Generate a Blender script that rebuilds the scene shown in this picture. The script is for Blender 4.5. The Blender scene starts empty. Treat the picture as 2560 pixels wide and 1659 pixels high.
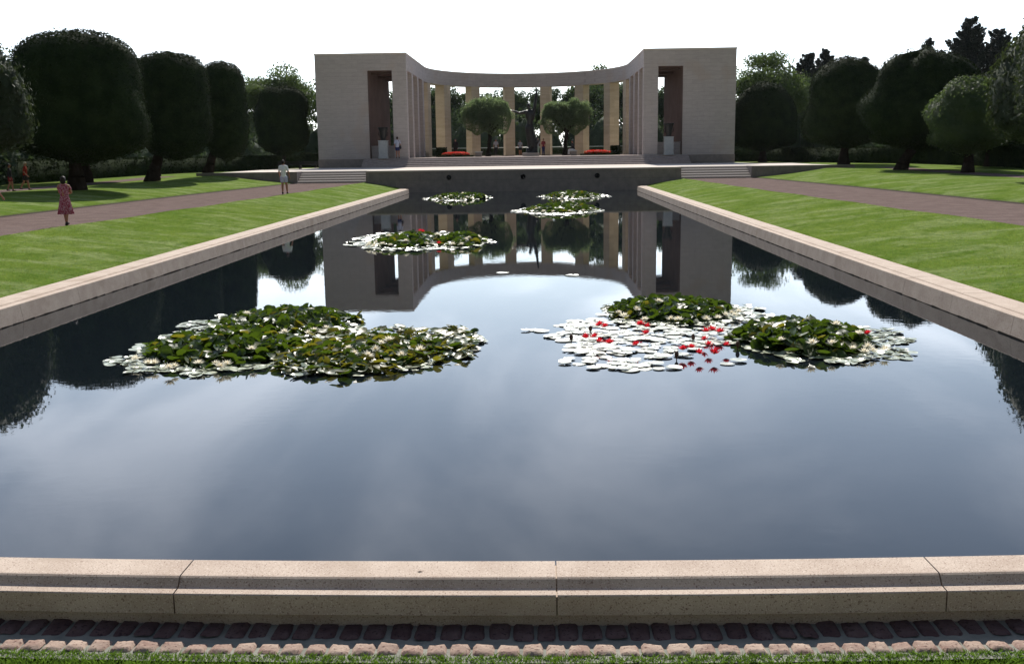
import bpy, bmesh, math, random
import numpy as np
from mathutils import Vector, Matrix
R = math.radians
S = bpy.context.scene
COL = S.collection

# ---------------------------------------------------------------- camera
def camera():
    yaw, pitch, roll = -0.02596, 0.17497, -0.01357
    f = Vector((math.sin(yaw)*math.cos(pitch), math.cos(yaw)*math.cos(pitch), -math.sin(pitch)))
    r0 = Vector((math.cos(yaw), -math.sin(yaw), 0)); u0 = r0.cross(f)
    r = r0*math.cos(roll)+u0*math.sin(roll); u = -r0*math.sin(roll)+u0*math.cos(roll)
    cd = bpy.data.cameras.new('camera'); cd.sensor_width = 36; cd.lens = 35.757
    cd.clip_start = 0.05; cd.clip_end = 4000
    co = bpy.data.objects.new('camera', cd); COL.objects.link(co)
    m = Matrix((( r.x, u.x, -f.x, 0.911), (r.y, u.y, -f.y, 0), (r.z, u.z, -f.z, 2.6), (0, 0, 0, 1)))
    co.matrix_world = m
    S.camera = co
camera()

# ---------------------------------------------------------------- world, sun, exposure
SUN_EL = 40.0
SKY_STRENGTH = 0.06
HAZE = 20.0
CLOUD = 11.0
w = bpy.data.worlds.new('World'); S.world = w; w.use_nodes = True
nt = w.node_tree; nt.nodes.clear()
def nn(t, typ, **kw):
    n = t.nodes.new(typ)
    for k, v in kw.items():
        if k in n.inputs.keys() if hasattr(n.inputs, 'keys') else False: n.inputs[k].default_value = v
        else: setattr(n, k, v)
    return n
sky = nt.nodes.new('ShaderNodeTexSky'); sky.sky_type = 'NISHITA'; sky.sun_disc = False
sky.sun_elevation = R(SUN_EL); sky.sun_rotation = 0.0; sky.altitude = 50; sky.air_density = 1.3; sky.dust_density = 0.6; sky.ozone_density = 2.5
tc = nt.nodes.new('ShaderNodeTexCoord')
sep = nt.nodes.new('ShaderNodeSeparateXYZ'); nt.links.new(tc.outputs['Generated'], sep.inputs[0])
def math_(t, op, a, b=None, clamp=False):
    n = t.nodes.new('ShaderNodeMath'); n.operation = op; n.use_clamp = clamp
    for i, v in enumerate((a, b)):
        if v is None: continue
        if isinstance(v, (int, float)): n.inputs[i].default_value = v
        else: t.links.new(v, n.inputs[i])
    return n.outputs[0]
def ramp(t, v, a, b, c=0.0, d=1.0, smooth=True):
    r = t.nodes.new('ShaderNodeMapRange'); r.interpolation_type = 'SMOOTHSTEP' if smooth else 'LINEAR'
    r.inputs['From Min'].default_value = a; r.inputs['From Max'].default_value = b; r.inputs['To Min'].default_value = c; r.inputs['To Max'].default_value = d
    t.links.new(v, r.inputs['Value']); return r.outputs[0]
# thin sunlit haze low in the sky on the sun's side, and faint cirrus streaks (forward scattering: brighter towards the sun)
zs = sep.outputs[2]
front = ramp(nt, sep.outputs[1], -0.25, 0.75)
low = math_(nt, 'EXPONENT', math_(nt, 'MULTIPLY', math_(nt, 'MAXIMUM', zs, 0.0), -3.4))
haze_amt = math_(nt, 'MULTIPLY', math_(nt, 'MULTIPLY', front, low), HAZE)
zz = math_(nt, 'MAXIMUM', math_(nt, 'ADD', zs, 0.10), 0.05)
cv = nt.nodes.new('ShaderNodeCombineXYZ'); nt.links.new(math_(nt, 'DIVIDE', sep.outputs[0], zz), cv.inputs[0]); nt.links.new(math_(nt, 'DIVIDE', sep.outputs[1], zz), cv.inputs[1])
mp = nt.nodes.new('ShaderNodeMapping'); mp.inputs['Rotation'].default_value = (0, 0, R(52)); mp.inputs['Scale'].default_value = (1.5, 0.7, 1); mp.inputs['Location'].default_value = (1.3, 0.4, 0)
nt.links.new(cv.outputs[0], mp.inputs[0])
nz = nt.nodes.new('ShaderNodeTexNoise'); nz.inputs['Scale'].default_value = 0.8; nz.inputs['Detail'].default_value = 6; nz.inputs['Roughness'].default_value = 0.5; nz.inputs['Distortion'].default_value = 0.5
nt.links.new(mp.outputs[0], nz.inputs['Vector'])
cloud = math_(nt, 'MULTIPLY', math_(nt, 'MULTIPLY', ramp(nt, nz.outputs['Fac'], 0.40, 0.70), front), CLOUD)
def colx(c, f):
    n = nt.nodes.new('ShaderNodeVectorMath'); n.operation = 'SCALE'; n.inputs[0].default_value = c; nt.links.new(f, n.inputs['Scale']); return n.outputs[0]
def add(a, b):
    n = nt.nodes.new('ShaderNodeVectorMath'); n.operation = 'ADD'; nt.links.new(a, n.inputs[0]); nt.links.new(b, n.inputs[1]); return n.outputs[0]
tv = nt.nodes.new('ShaderNodeVectorMath'); tv.operation = 'MULTIPLY'; nt.links.new(sky.outputs[0], tv.inputs[0])
tm = nt.nodes.new('ShaderNodeMix'); tm.data_type = 'VECTOR'; nt.links.new(front, tm.inputs[0]); tm.inputs[4].default_value = (1.22, 1.0, 0.88); tm.inputs[5].default_value = (0.82, 0.98, 1.19); nt.links.new(tm.outputs[1], tv.inputs[1])
tot = add(add(tv.outputs[0], colx((0.95, 1.0, 1.08), haze_amt)), colx((1.0, 0.97, 0.96), cloud))
bg = nt.nodes.new('ShaderNodeBackground'); bg.inputs[1].default_value = SKY_STRENGTH
nt.links.new(tot, bg.inputs[0])
wo = nt.nodes.new('ShaderNodeOutputWorld'); nt.links.new(bg.outputs[0], wo.inputs[0])

ld = bpy.data.lights.new('sun', 'SUN'); ld.energy = 5.0; ld.angle = R(0.6); ld.color = (1.0, 0.95, 0.86)
lo = bpy.data.objects.new('sun', ld); COL.objects.link(lo)
sd = Vector((0.0, math.cos(R(SUN_EL)), math.sin(R(SUN_EL))))
lo.rotation_euler = sd.to_track_quat('Z', 'Y').to_euler(); lo.location = (0, 60, 60)
S.view_settings.view_transform = 'Standard'; S.view_settings.look = 'None'; S.view_settings.exposure = 0.45; S.view_settings.gamma = 1.0
S.render.engine = 'CYCLES'
S.cycles.max_bounces = 8; S.cycles.diffuse_bounces = 4; S.cycles.glossy_bounces = 4; S.cycles.transparent_max_bounces = 8
S.cycles.caustics_reflective = True; S.cycles.sample_clamp_indirect = 4.0; S.cycles.blur_glossy = 0.5; S.cycles.caustics_refractive = False

# ---------------------------------------------------------------- helpers
def mat(name, color, rough=0.8, spec=0.3, noise=None, color2=None, scale=5.0, detail=5, bump=0.0, bscale=None, bdist=0.01, stretch=None,
        coords='Object', translucent=0.0, tcol=None, metallic=0.0, lo=0.35, hi=0.65, bricks=None, spots=None):
    m = bpy.data.materials.new(name); m.use_nodes = True; t = m.node_tree; N = t.nodes; L = t.links
    bs = N['Principled BSDF']; bs.inputs['Roughness'].default_value = rough
    bs.inputs['Specular IOR Level'].default_value = spec; bs.inputs['Metallic'].default_value = metallic
    tcn = N.new('ShaderNodeTexCoord'); vec = tcn.outputs[coords]
    if stretch:
        mp = N.new('ShaderNodeMapping'); mp.inputs['Scale'].default_value = stretch[:3]
        if len(stretch) > 3: mp.inputs['Rotation'].default_value = (0, 0, stretch[3])
        L.new(vec, mp.inputs[0]); svec = mp.outputs[0]
    else: svec = vec
    col = None
    if color2 is not None:
        n = N.new('ShaderNodeTexNoise'); n.inputs['Scale'].default_value = scale; n.inputs['Detail'].default_value = detail; n.inputs['Roughness'].default_value = 0.6
        L.new(svec, n.inputs['Vector'])
        r = N.new('ShaderNodeMapRange'); r.inputs['From Min'].default_value = lo; r.inputs['From Max'].default_value = hi; L.new(n.outputs['Fac'], r.inputs['Value'])
        mx = N.new('ShaderNodeMix'); mx.data_type = 'RGBA'; L.new(r.outputs[0], mx.inputs[0])
        mx.inputs[6].default_value = (*color, 1); mx.inputs[7].default_value = (*color2, 1); col = mx.outputs[2]
    if spots:   # (scale, colour, threshold)
        for sc, c, th in spots:
            n = N.new('ShaderNodeTexNoise'); n.inputs['Scale'].default_value = sc; n.inputs['Detail'].default_value = 3; L.new(vec, n.inputs['Vector'])
            r = N.new('ShaderNodeMapRange'); r.inputs['From Min'].default_value = th; r.inputs['From Max'].default_value = th+0.08; r.inputs['To Max'].default_value = 0.85; L.new(n.outputs['Fac'], r.inputs['Value'])
            mx = N.new('ShaderNodeMix'); mx.data_type = 'RGBA'; L.new(r.outputs[0], mx.inputs[0])
            if col is not None: L.new(col, mx.inputs[6])
            else: mx.inputs[6].default_value = (*color, 1)
            mx.inputs[7].default_value = (*c, 1); col = mx.outputs[2]
    if bricks:   # width, height, mortar size, mortar darkening
        sp = N.new('ShaderNodeSeparateXYZ'); L.new(vec, sp.inputs[0])
        a = math_(t, 'ADD', sp.outputs[0], sp.outputs[1]); cb = N.new('ShaderNodeCombineXYZ'); L.new(a, cb.inputs[0]); L.new(sp.outputs[2], cb.inputs[1])
        b = N.new('ShaderNodeTexBrick'); b.inputs['Scale'].default_value = 1.0; b.inputs['Brick Width'].default_value = bricks[0]; b.inputs['Row Height'].default_value = bricks[1]
        b.inputs['Mortar Size'].default_value = bricks[2]; b.inputs['Color1'].default_value = (1, 1, 1, 1); b.inputs['Color2'].default_value = (bricks[4],)*3+(1,); b.inputs['Mortar'].default_value = (bricks[3],)*3+(1,)
        L.new(cb.outputs[0], b.inputs['Vector'])
        mx = N.new('ShaderNodeMix'); mx.data_type = 'RGBA'; mx.blend_type = 'MULTIPLY'; mx.inputs[0].default_value = 1
        if col is not None: L.new(col, mx.inputs[6])
        else: mx.inputs[6].default_value = (*color, 1)
        L.new(b.outputs['Color'], mx.inputs[7]); col = mx.outputs[2]
    if col is not None: L.new(col, bs.inputs['Base Color'])
    else: bs.inputs['Base Color'].default_value = (*color, 1)
    if bump:
        n = N.new('ShaderNodeTexNoise'); n.inputs['Scale'].default_value = bscale or scale*4; n.inputs['Detail'].default_value = 5; L.new(svec, n.inputs['Vector'])
        b = N.new('ShaderNodeBump'); b.inputs['Strength'].default_value = bump; b.inputs['Distance'].default_value = bdist
        L.new(n.outputs['Fac'], b.inputs['Height']); L.new(b.outputs[0], bs.inputs['Normal'])
    if translucent:
        tr = N.new('ShaderNodeBsdfTranslucent'); tr.inputs[0].default_value = (*(tcol or color), 1)
        ms = N.new('ShaderNodeMixShader'); ms.inputs[0].default_value = translucent
        L.new(bs.outputs[0], ms.inputs[1]); L.new(tr.outputs[0], ms.inputs[2]); L.new(ms.outputs[0], N['Material Output'].inputs[0])
    return m

def obj(name, me, m=None, parent=None, loc=None, smooth=False):
    if isinstance(me, bmesh.types.BMesh):
        bm = me; me = bpy.data.meshes.new(name); bm.to_mesh(me); bm.free()
    o = bpy.data.objects.new(name, me); COL.objects.link(o)
    if m and not me.materials:
        for k in (m if isinstance(m, (list, tuple)) else [m]): me.materials.append(k)
    if smooth:
        me.polygons.foreach_set('use_smooth', [True]*len(me.polygons))
    if parent: o.parent = parent
    if loc: o.location = loc
    return o
def tag(o, label=None, cat=None, group=None, kind=None):
    if label: o['label'] = label
    if cat: o['category'] = cat
    if group: o['group'] = group
    if kind: o['kind'] = kind
    return o
def thing(name, label, cat, loc=(0, 0, 0), rz=0, group=None):
    o = bpy.data.objects.new(name, None); COL.objects.link(o); o.location = loc; o.rotation_euler = (0, 0, rz)
    o.empty_display_size = 0.2
    return tag(o, label, cat, group)
def dup(root, loc, rz, label, group=None, scale=None):
    r = root.copy(); COL.objects.link(r); r.location = loc; r.rotation_euler = (0, 0, rz); r['label'] = label
    if group: r['group'] = group
    if scale: r.scale = scale
    for ch in list(root.children):
        c = ch.copy(); COL.objects.link(c); c.parent = r
        for g in ch.children:
            d = g.copy(); COL.objects.link(d); d.parent = c
    return r
def npmesh(name, V, F, mats=None, mi=None):
    """V (n,3), F (m,k) arrays, k constant"""
    me = bpy.data.meshes.new(name); V = np.asarray(V, np.float32); F = np.asarray(F, np.int32); k = F.shape[1]
    me.vertices.add(len(V)); me.vertices.foreach_set('co', V.ravel())
    me.loops.add(F.size); me.loops.foreach_set('vertex_index', F.ravel())
    me.polygons.add(len(F)); me.polygons.foreach_set('loop_start', np.arange(0, F.size, k, dtype=np.int32)); me.polygons.foreach_set('loop_total', np.full(len(F), k, np.int32))
    if mats:
        for m in mats: me.materials.append(m)
    if mi is not None: me.polygons.foreach_set('material_index', np.asarray(mi, np.int32))
    me.update(calc_edges=True); me.validate()
    return me
def box(bm, x0, x1, y0, y1, z0, z1, bev=0.0):
    vs = [bm.verts.new(p) for p in ((x0,y0,z0),(x1,y0,z0),(x1,y1,z0),(x0,y1,z0),(x0,y0,z1),(x1,y0,z1),(x1,y1,z1),(x0,y1,z1))]
    fs = [bm.faces.new([vs[i] for i in q]) for q in ((0,3,2,1),(4,5,6,7),(0,1,5,4),(1,2,6,5),(2,3,7,6),(3,0,4,7))]
    if bev:
        es = list({e for f in fs for e in f.edges}); bmesh.ops.bevel(bm, geom=es, offset=bev, segments=2, affect='EDGES', profile=0.5)
def prism(bm, prof, axis, a, b, close=True):
    """profile points (u,z); axis 'y': x=u extruded along y a..b ; axis 'x': y=u extruded along x"""
    def P(u, z, t): return (u, t, z) if axis == 'y' else (t, u, z)
    A = [bm.verts.new(P(u, z, a)) for u, z in prof]; B = [bm.verts.new(P(u, z, b)) for u, z in prof]
    n = len(prof)
    for i in range(n):
        j = (i+1) % n; bm.faces.new((A[i], A[j], B[j], B[i]))
    bm.faces.new(A[::-1]); bm.faces.new(B)
def fixn(bm): bmesh.ops.recalc_face_normals(bm, faces=bm.faces); return bm
def tube(bm, p0, r0, p1, r1, n=10, caps=True):
    p0 = Vector(p0); p1 = Vector(p1); d = (p1-p0).normalized(); a = d.orthogonal().normalized(); b = d.cross(a)
    A = []; B = []
    for i in range(n):
        t = 2*math.pi*i/n; v = a*math.cos(t)+b*math.sin(t); A.append(bm.verts.new(p0+v*r0)); B.append(bm.verts.new(p1+v*r1))
    for i in range(n): bm.faces.new((A[i], A[(i+1) % n], B[(i+1) % n], B[i]))
    if caps: bm.faces.new(A[::-1]); bm.faces.new(B)
def ell(bm, c, r, n=12, rot=None):
    res = bmesh.ops.create_uvsphere(bm, u_segments=n, v_segments=max(6, n*2//3), radius=1)
    M = Matrix.Translation(Vector(c)) @ (rot.to_4x4() if rot else Matrix.Identity(4)) @ Matrix.Diagonal((*r, 1))
    bmesh.ops.transform(bm, matrix=M, verts=res['verts'])
def limb(bm, p0, r0, p1, r1):
    tube(bm, p0, r0, p1, r1, 10); ell(bm, p0, (r0,)*3, 10); ell(bm, p1, (r1,)*3, 10)
def remesh(bm, name, voxel, m, parent=None, smooth=4):
    me = bpy.data.meshes.new(name+'_src'); bm.to_mesh(me); bm.free()
    o = bpy.data.objects.new(name+'_tmp', me); COL.objects.link(o)
    md = o.modifiers.new('r', 'REMESH'); md.mode = 'VOXEL'; md.voxel_size = voxel
    if smooth: s = o.modifiers.new('s', 'SMOOTH'); s.iterations = smooth; s.factor = 0.5
    dg = bpy.context.evaluated_depsgraph_get(); dg.update()
    e = o.evaluated_get(dg); out = bpy.data.meshes.new_from_object(e); out.name = name
    bpy.data.objects.remove(o, do_unlink=True)
    out.materials.clear(); out.materials.append(m)
    return obj(name, out, None, parent, smooth=True)

rng = np.random.default_rng(7)
def leafcards(P, Nrm, size, g, tilt=0.9, asp=0.55):
    """rhombic leaves at P facing Nrm (jittered)"""
    n = len(P); Nn = Nrm + g.normal(0, tilt, (n, 3)); Nn /= np.linalg.norm(Nn, axis=1)[:, None]+1e-9
    h = g.normal(0, 1, (n, 3)); a = np.cross(Nn, h); a /= np.linalg.norm(a, axis=1)[:, None]+1e-9; b = np.cross(Nn, a)
    s = (size*g.uniform(0.6, 1.4, n))[:, None] if np.isscalar(size) else (size*g.uniform(0.7, 1.3, n))[:, None]
    V = np.empty((n, 4, 3)); V[:, 0] = P-a*s; V[:, 1] = P+b*s*asp; V[:, 2] = P+a*s; V[:, 3] = P-b*s*asp
    V[:, 1] += Nn*s*0.15; V[:, 3] += Nn*s*0.15
    return V.reshape(-1, 3), np.arange(n*4).reshape(-1, 4)

# ---------------------------------------------------------------- materials
M = {}
M['granite'] = mat('granite_coping', (0.40, 0.315, 0.255), 0.85, 0.12, color2=(0.49, 0.40, 0.33), scale=3, spots=[(95, (0.17, 0.11, 0.085), 0.58), (150, (0.68, 0.60, 0.52), 0.60), (1.1, (0.36, 0.28, 0.22), 0.62)], bump=0.35, bscale=180, bdist=0.003)
M['paving'] = mat('terrace_paving', (0.56, 0.50, 0.45), 0.95, 0.05, color2=(0.64, 0.57, 0.51), scale=1.2, bump=0.2, bscale=60, bdist=0.003)
M['stone'] = mat('limestone', (0.41, 0.368, 0.355), 0.95, 0.05, color2=(0.49, 0.443, 0.428), scale=3.2, stretch=(0.5, 0.5, 2.4), lo=0.3, hi=0.7, bricks=(0.95, 0.33, 0.010, 0.80, 0.93), spots=[(0.4, (0.45, 0.385, 0.35), 0.58), (26, (0.33, 0.28, 0.26), 0.6)], bump=0.25, bscale=30, bdist=0.01)
M['stone_col'] = mat('limestone_column', (0.50, 0.41, 0.30), 0.9, 0.1, color2=(0.58, 0.49, 0.37), scale=1.6, stretch=(0.4, 0.4, 2.2), bricks=(1.4, 0.85, 0.008, 0.85, 0.86), bump=0.2, bscale=30, bdist=0.01)
M['floor'] = mat('courtyard_floor', (0.30, 0.24, 0.21), 0.95, 0.05, color2=(0.36, 0.29, 0.25), scale=3)
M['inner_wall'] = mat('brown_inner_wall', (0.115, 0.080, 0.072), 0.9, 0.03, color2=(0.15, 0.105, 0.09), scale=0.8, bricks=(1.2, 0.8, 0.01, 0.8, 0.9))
M['wallstone'] = mat('terrace_wall_stone', (0.22, 0.19, 0.175), 0.9, 0.15, color2=(0.28, 0.245, 0.22), scale=2.5, bricks=(3.4, 0.8, 0.01, 0.7, 0.95), spots=[(90, (0.12, 0.1, 0.1), 0.62)], bump=0.3, bscale=90, bdist=0.004)
M['dark_granite'] = mat('step_granite', (0.44, 0.38, 0.34), 0.8, 0.25, color2=(0.42, 0.37, 0.33), scale=4, spots=[(120, (0.15, 0.12, 0.1), 0.62)])
M['paving2'] = mat('pale_step_stone', (0.33, 0.28, 0.265), 0.9, 0.05, color2=(0.41, 0.35, 0.33), scale=4)
M['pedestal'] = mat('pale_pedestal_stone', (0.36, 0.38, 0.39), 0.8, 0.1, color2=(0.43, 0.45, 0.46), scale=4)
M['bronze'] = mat('dark_bronze', (0.009, 0.008, 0.009), 0.4, 0.35, color2=(0.016, 0.017, 0.017), scale=12, bump=0.3, bscale=25, bdist=0.01)
M['gravel'] = mat('gravel', (0.128, 0.096, 0.088), 1.0, 0.0, color2=(0.168, 0.128, 0.117), scale=1.6, spots=[(38, (0.24, 0.18, 0.175), 0.6), (45, (0.06, 0.04, 0.04), 0.6)], bump=0.8, bscale=50, bdist=0.02)
M['bounce_gravel'] = mat('warm_bounce_gravel', (0.20, 0.145, 0.125), 0.95, 0.1, color2=(0.27, 0.20, 0.175), scale=2)
M['lip_shade_algae'] = mat('dark_lip', (0.05, 0.038, 0.028), 0.95, 0.1)
M['dry'] = mat('dry_grass_rim', (0.20, 0.14, 0.06), 0.95, 0.1, color2=(0.13, 0.15, 0.05), scale=8)
def grass_mat(name='mown_lawn', tr=0.0):
    m = bpy.data.materials.new(name); m.use_nodes = True; t = m.node_tree; N = t.nodes; L = t.links; bs = N['Principled BSDF']
    bs.inputs['Roughness'].default_value = 1.0; bs.inputs['Specular IOR Level'].default_value = 0.0
    tcn = N.new('ShaderNodeTexCoord'); vec = tcn.outputs['Object']
    def noise(sc, det, stretch=None, rot=0, dist=0):
        v = vec
        if stretch: mp = N.new('ShaderNodeMapping'); mp.inputs['Scale'].default_value = stretch; mp.inputs['Rotation'].default_value = (0, 0, rot); L.new(vec, mp.inputs[0]); v = mp.outputs[0]
        n = N.new('ShaderNodeTexNoise'); n.inputs['Scale'].default_value = sc; n.inputs['Detail'].default_value = det; n.inputs['Roughness'].default_value = 0.65; n.inputs['Distortion'].default_value = dist; L.new(v, n.inputs['Vector']); return n.outputs['Fac']
    def mix(fac, lo, hi, a, b, top=1.0):
        r = N.new('ShaderNodeMapRange'); r.inputs['From Min'].default_value = lo; r.inputs['From Max'].default_value = hi; r.inputs['To Max'].default_value = top; L.new(fac, r.inputs['Value'])
        x = N.new('ShaderNodeMix'); x.data_type = 'RGBA'; L.new(r.outputs[0], x.inputs[0])
        for i, c in ((6, a), (7, b)):
            if isinstance(c, tuple): x.inputs[i].default_value = (*c, 1)
            else: L.new(c, x.inputs[i])
        return x.outputs[2]
    c = mix(noise(0.55, 4), 0.35, 0.65, (0.082, 0.150, 0.024), (0.135, 0.200, 0.040))
    c = mix(noise(0.8, 6, (0.7, 1.25, 1), R(20), 0.6), 0.46, 0.62, c, (0.235, 0.285, 0.130), 0.75)      # pale bruised mower bands
    c = mix(noise(11, 4), 0.45, 0.8, c, (0.03, 0.066, 0.009), 0.75)
    c = mix(noise(28, 3), 0.45, 0.70, c, (0.19, 0.20, 0.05), 0.6)
    c = mix(noise(4.0, 5, (1, 0.35, 1), R(30)), 0.5, 0.75, c, (0.045, 0.09, 0.014), 0.6)
    L.new(c, bs.inputs['Base Color'])
    b = N.new('ShaderNodeBump'); b.inputs['Strength'].default_value = 1.0; b.inputs['Distance'].default_value = 0.035
    if not tr: L.new(noise(34, 4), b.inputs['Height']); L.new(b.outputs[0], bs.inputs['Normal'])
    else:
        ts = N.new('ShaderNodeBsdfTranslucent'); gm = N.new('ShaderNodeVectorMath'); gm.operation = 'MULTIPLY'; gm.inputs[1].default_value = (1.5, 1.45, 1.1); L.new(c, gm.inputs[0]); L.new(gm.outputs[0], ts.inputs[0])
        ms = N.new('ShaderNodeMixShader'); ms.inputs[0].default_value = tr; L.new(bs.outputs[0], ms.inputs[1]); L.new(ts.outputs[0], ms.inputs[2]); L.new(ms.outputs[0], N['Material Output'].inputs[0])
    return m
M['grass'] = grass_mat()
M['blade'] = mat('grass_blade', (0.07, 0.14, 0.02), 0.6, 0.3, color2=(0.13, 0.19, 0.04), scale=9, translucent=0.35, tcol=(0.16, 0.28, 0.03))
M['bank_blade'] = grass_mat('bank_grass_blade', 0.55)
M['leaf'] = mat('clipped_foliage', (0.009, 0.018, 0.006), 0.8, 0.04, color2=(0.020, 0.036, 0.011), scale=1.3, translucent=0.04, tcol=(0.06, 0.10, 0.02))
M['leaf_big'] = mat('broad_foliage', (0.020, 0.032, 0.017), 0.7, 0.08, color2=(0.04, 0.055, 0.03), scale=1.3, translucent=0.15, tcol=(0.10, 0.14, 0.04))
M['leaf_mid'] = mat('olive_foliage', (0.030, 0.050, 0.022), 0.7, 0.12, color2=(0.065, 0.092, 0.038), scale=0.8, translucent=0.25, tcol=(0.16, 0.24, 0.06))
M['leaf_soft'] = mat('soft_foliage', (0.075, 0.108, 0.062), 0.8, 0.1, color2=(0.13, 0.17, 0.092), scale=1.2, translucent=0.4, tcol=(0.26, 0.36, 0.15))
M['leaf_far'] = mat('woodland_foliage', (0.032, 0.052, 0.036), 0.8, 0.08, color2=(0.058, 0.082, 0.052), scale=0.5, translucent=0.2, tcol=(0.10, 0.16, 0.05))
M['needle'] = mat('conifer_needles', (0.014, 0.022, 0.020), 0.8, 0.2, color2=(0.025, 0.035, 0.028), scale=1)
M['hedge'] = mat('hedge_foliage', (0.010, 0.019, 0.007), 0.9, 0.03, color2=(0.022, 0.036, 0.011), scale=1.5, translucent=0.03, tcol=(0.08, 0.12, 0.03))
M['bark'] = mat('bark', (0.018, 0.014, 0.011), 1.0, 0.0, color2=(0.032, 0.024, 0.019), scale=8, stretch=(1, 1, 0.25), bump=0.6, bscale=14, bdist=0.02)
M['pad'] = mat('lily_pad', (0.24, 0.28, 0.17), 0.28, 0.8, color2=(0.36, 0.38, 0.28), scale=5, bump=0.15, bscale=14, bdist=0.01)
M['pad_pale'] = mat('pale_lily_pad', (0.17, 0.20, 0.135), 0.32, 0.6, color2=(0.29, 0.31, 0.24), scale=5, bump=0.1, bscale=14, bdist=0.01)
M['padleaf'] = mat('raised_lily_leaf', (0.014, 0.036, 0.009), 0.4, 0.22, color2=(0.06, 0.10, 0.018), scale=5, translucent=0.25, tcol=(0.11, 0.18, 0.012), bump=0.2, bscale=12, bdist=0.01)
M['padleaf2'] = mat('bronzed_lily_leaf', (0.045, 0.065, 0.012), 0.4, 0.25, color2=(0.12, 0.10, 0.02), scale=4, translucent=0.3, tcol=(0.28, 0.26, 0.02), bump=0.2, bscale=12, bdist=0.01)
M['white_petal'] = mat('white_petal', (0.82, 0.78, 0.66), 0.5, 0.3, translucent=0.35, tcol=(0.9, 0.85, 0.7))
M['red_petal'] = mat('red_petal', (0.55, 0.018, 0.035), 0.5, 0.3, translucent=0.35, tcol=(0.85, 0.03, 0.05))
M['stamen'] = mat('yellow_stamen', (0.7, 0.42, 0.04), 0.6, 0.2)
M['bud'] = mat('brown_bud', (0.10, 0.05, 0.03), 0.6, 0.3)
M['red_flowers'] = mat('red_bedding_flowers', (0.62, 0.02, 0.012), 0.7, 0.2, color2=(0.75, 0.06, 0.03), scale=6, translucent=0.3, tcol=(0.9, 0.05, 0.02))
M['sett'] = mat('pink_sett', (0.27, 0.185, 0.155), 1.0, 0.0, color2=(0.42, 0.33, 0.27), scale=6, spots=[(60, (0.13, 0.08, 0.07), 0.58), (90, (0.5, 0.42, 0.36), 0.64)], bump=0.6, bscale=30, bdist=0.012)
M['sett_dark'] = mat('shade_dark_sett', (0.085, 0.050, 0.050), 0.9, 0.1, color2=(0.15, 0.10, 0.095), scale=7, spots=[(60, (0.045, 0.028, 0.03), 0.58)], bump=0.6, bscale=30, bdist=0.012)  # row under the coping: its shadow is put into the stone colour
M['mortar'] = mat('mortar', (0.20, 0.20, 0.175), 1.0, 0.0, color2=(0.27, 0.265, 0.23), scale=9, bump=0.6, bscale=60, bdist=0.006)
M['pale_metal'] = mat('worn_rail_metal', (0.45, 0.46, 0.45), 0.4, 0.5, metallic=0.6)
M['dark_wood'] = mat('dark_timber', (0.04, 0.035, 0.03), 0.8, 0.2)
M['skin'] = mat('skin', (0.34, 0.16, 0.10), 0.6, 0.2)
M['hair'] = mat('dark_hair', (0.015, 0.008, 0.006), 0.6, 0.25, bump=0.3, bscale=90, bdist=0.004)
def cloth(n, c, c2=None, sc=30, **k): return mat(n, c, 0.9, 0.1, color2=c2, scale=sc, bump=0.2, bscale=18, bdist=0.01, **k)
M['shoe'] = cloth('shoe', (0.03, 0.028, 0.03))
M['sock'] = cloth('sock', (0.7, 0.7, 0.7))
# water
def water_mat():
    m = bpy.data.materials.new('pool_water'); m.use_nodes = True; t = m.node_tree; N = t.nodes; L = t.links; bs = N['Principled BSDF']
    bs.inputs['Base Color'].default_value = (0.006, 0.009, 0.012, 1); bs.inputs['Roughness'].default_value = 0.012; bs.inputs['IOR'].default_value = 1.36
    tcn = N.new('ShaderNodeTexCoord')
    mp = N.new('ShaderNodeMapping'); mp.inputs['Scale'].default_value = (0.9, 1.15, 1); L.new(tcn.outputs['Object'], mp.inputs[0])
    n = N.new('ShaderNodeTexNoise'); n.inputs['Scale'].default_value = 5.5; n.inputs['Detail'].default_value = 3; n.inputs['Distortion'].default_value = 0.3; L.new(mp.outputs[0], n.inputs['Vector'])
    n2 = N.new('ShaderNodeTexNoise'); n2.inputs['Scale'].default_value = 0.5; n2.inputs['Detail'].default_value = 3; L.new(tcn.outputs['Object'], n2.inputs['Vector'])
    r = N.new('ShaderNodeMapRange'); r.inputs['From Min'].default_value = 0.4; r.inputs['From Max'].default_value = 0.65; r.inputs['To Min'].default_value = 0.25; L.new(n2.outputs['Fac'], r.inputs['Value'])
    h = math_(t, 'MULTIPLY', n.outputs['Fac'], r.outputs[0])
    b = N.new('ShaderNodeBump'); b.inputs['Strength'].default_value = 1.0; b.inputs['Distance'].default_value = 0.00045; L.new(h, b.inputs['Height']); L.new(b.outputs[0], bs.inputs['Normal'])
    return m
M['water'] = water_mat()

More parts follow.
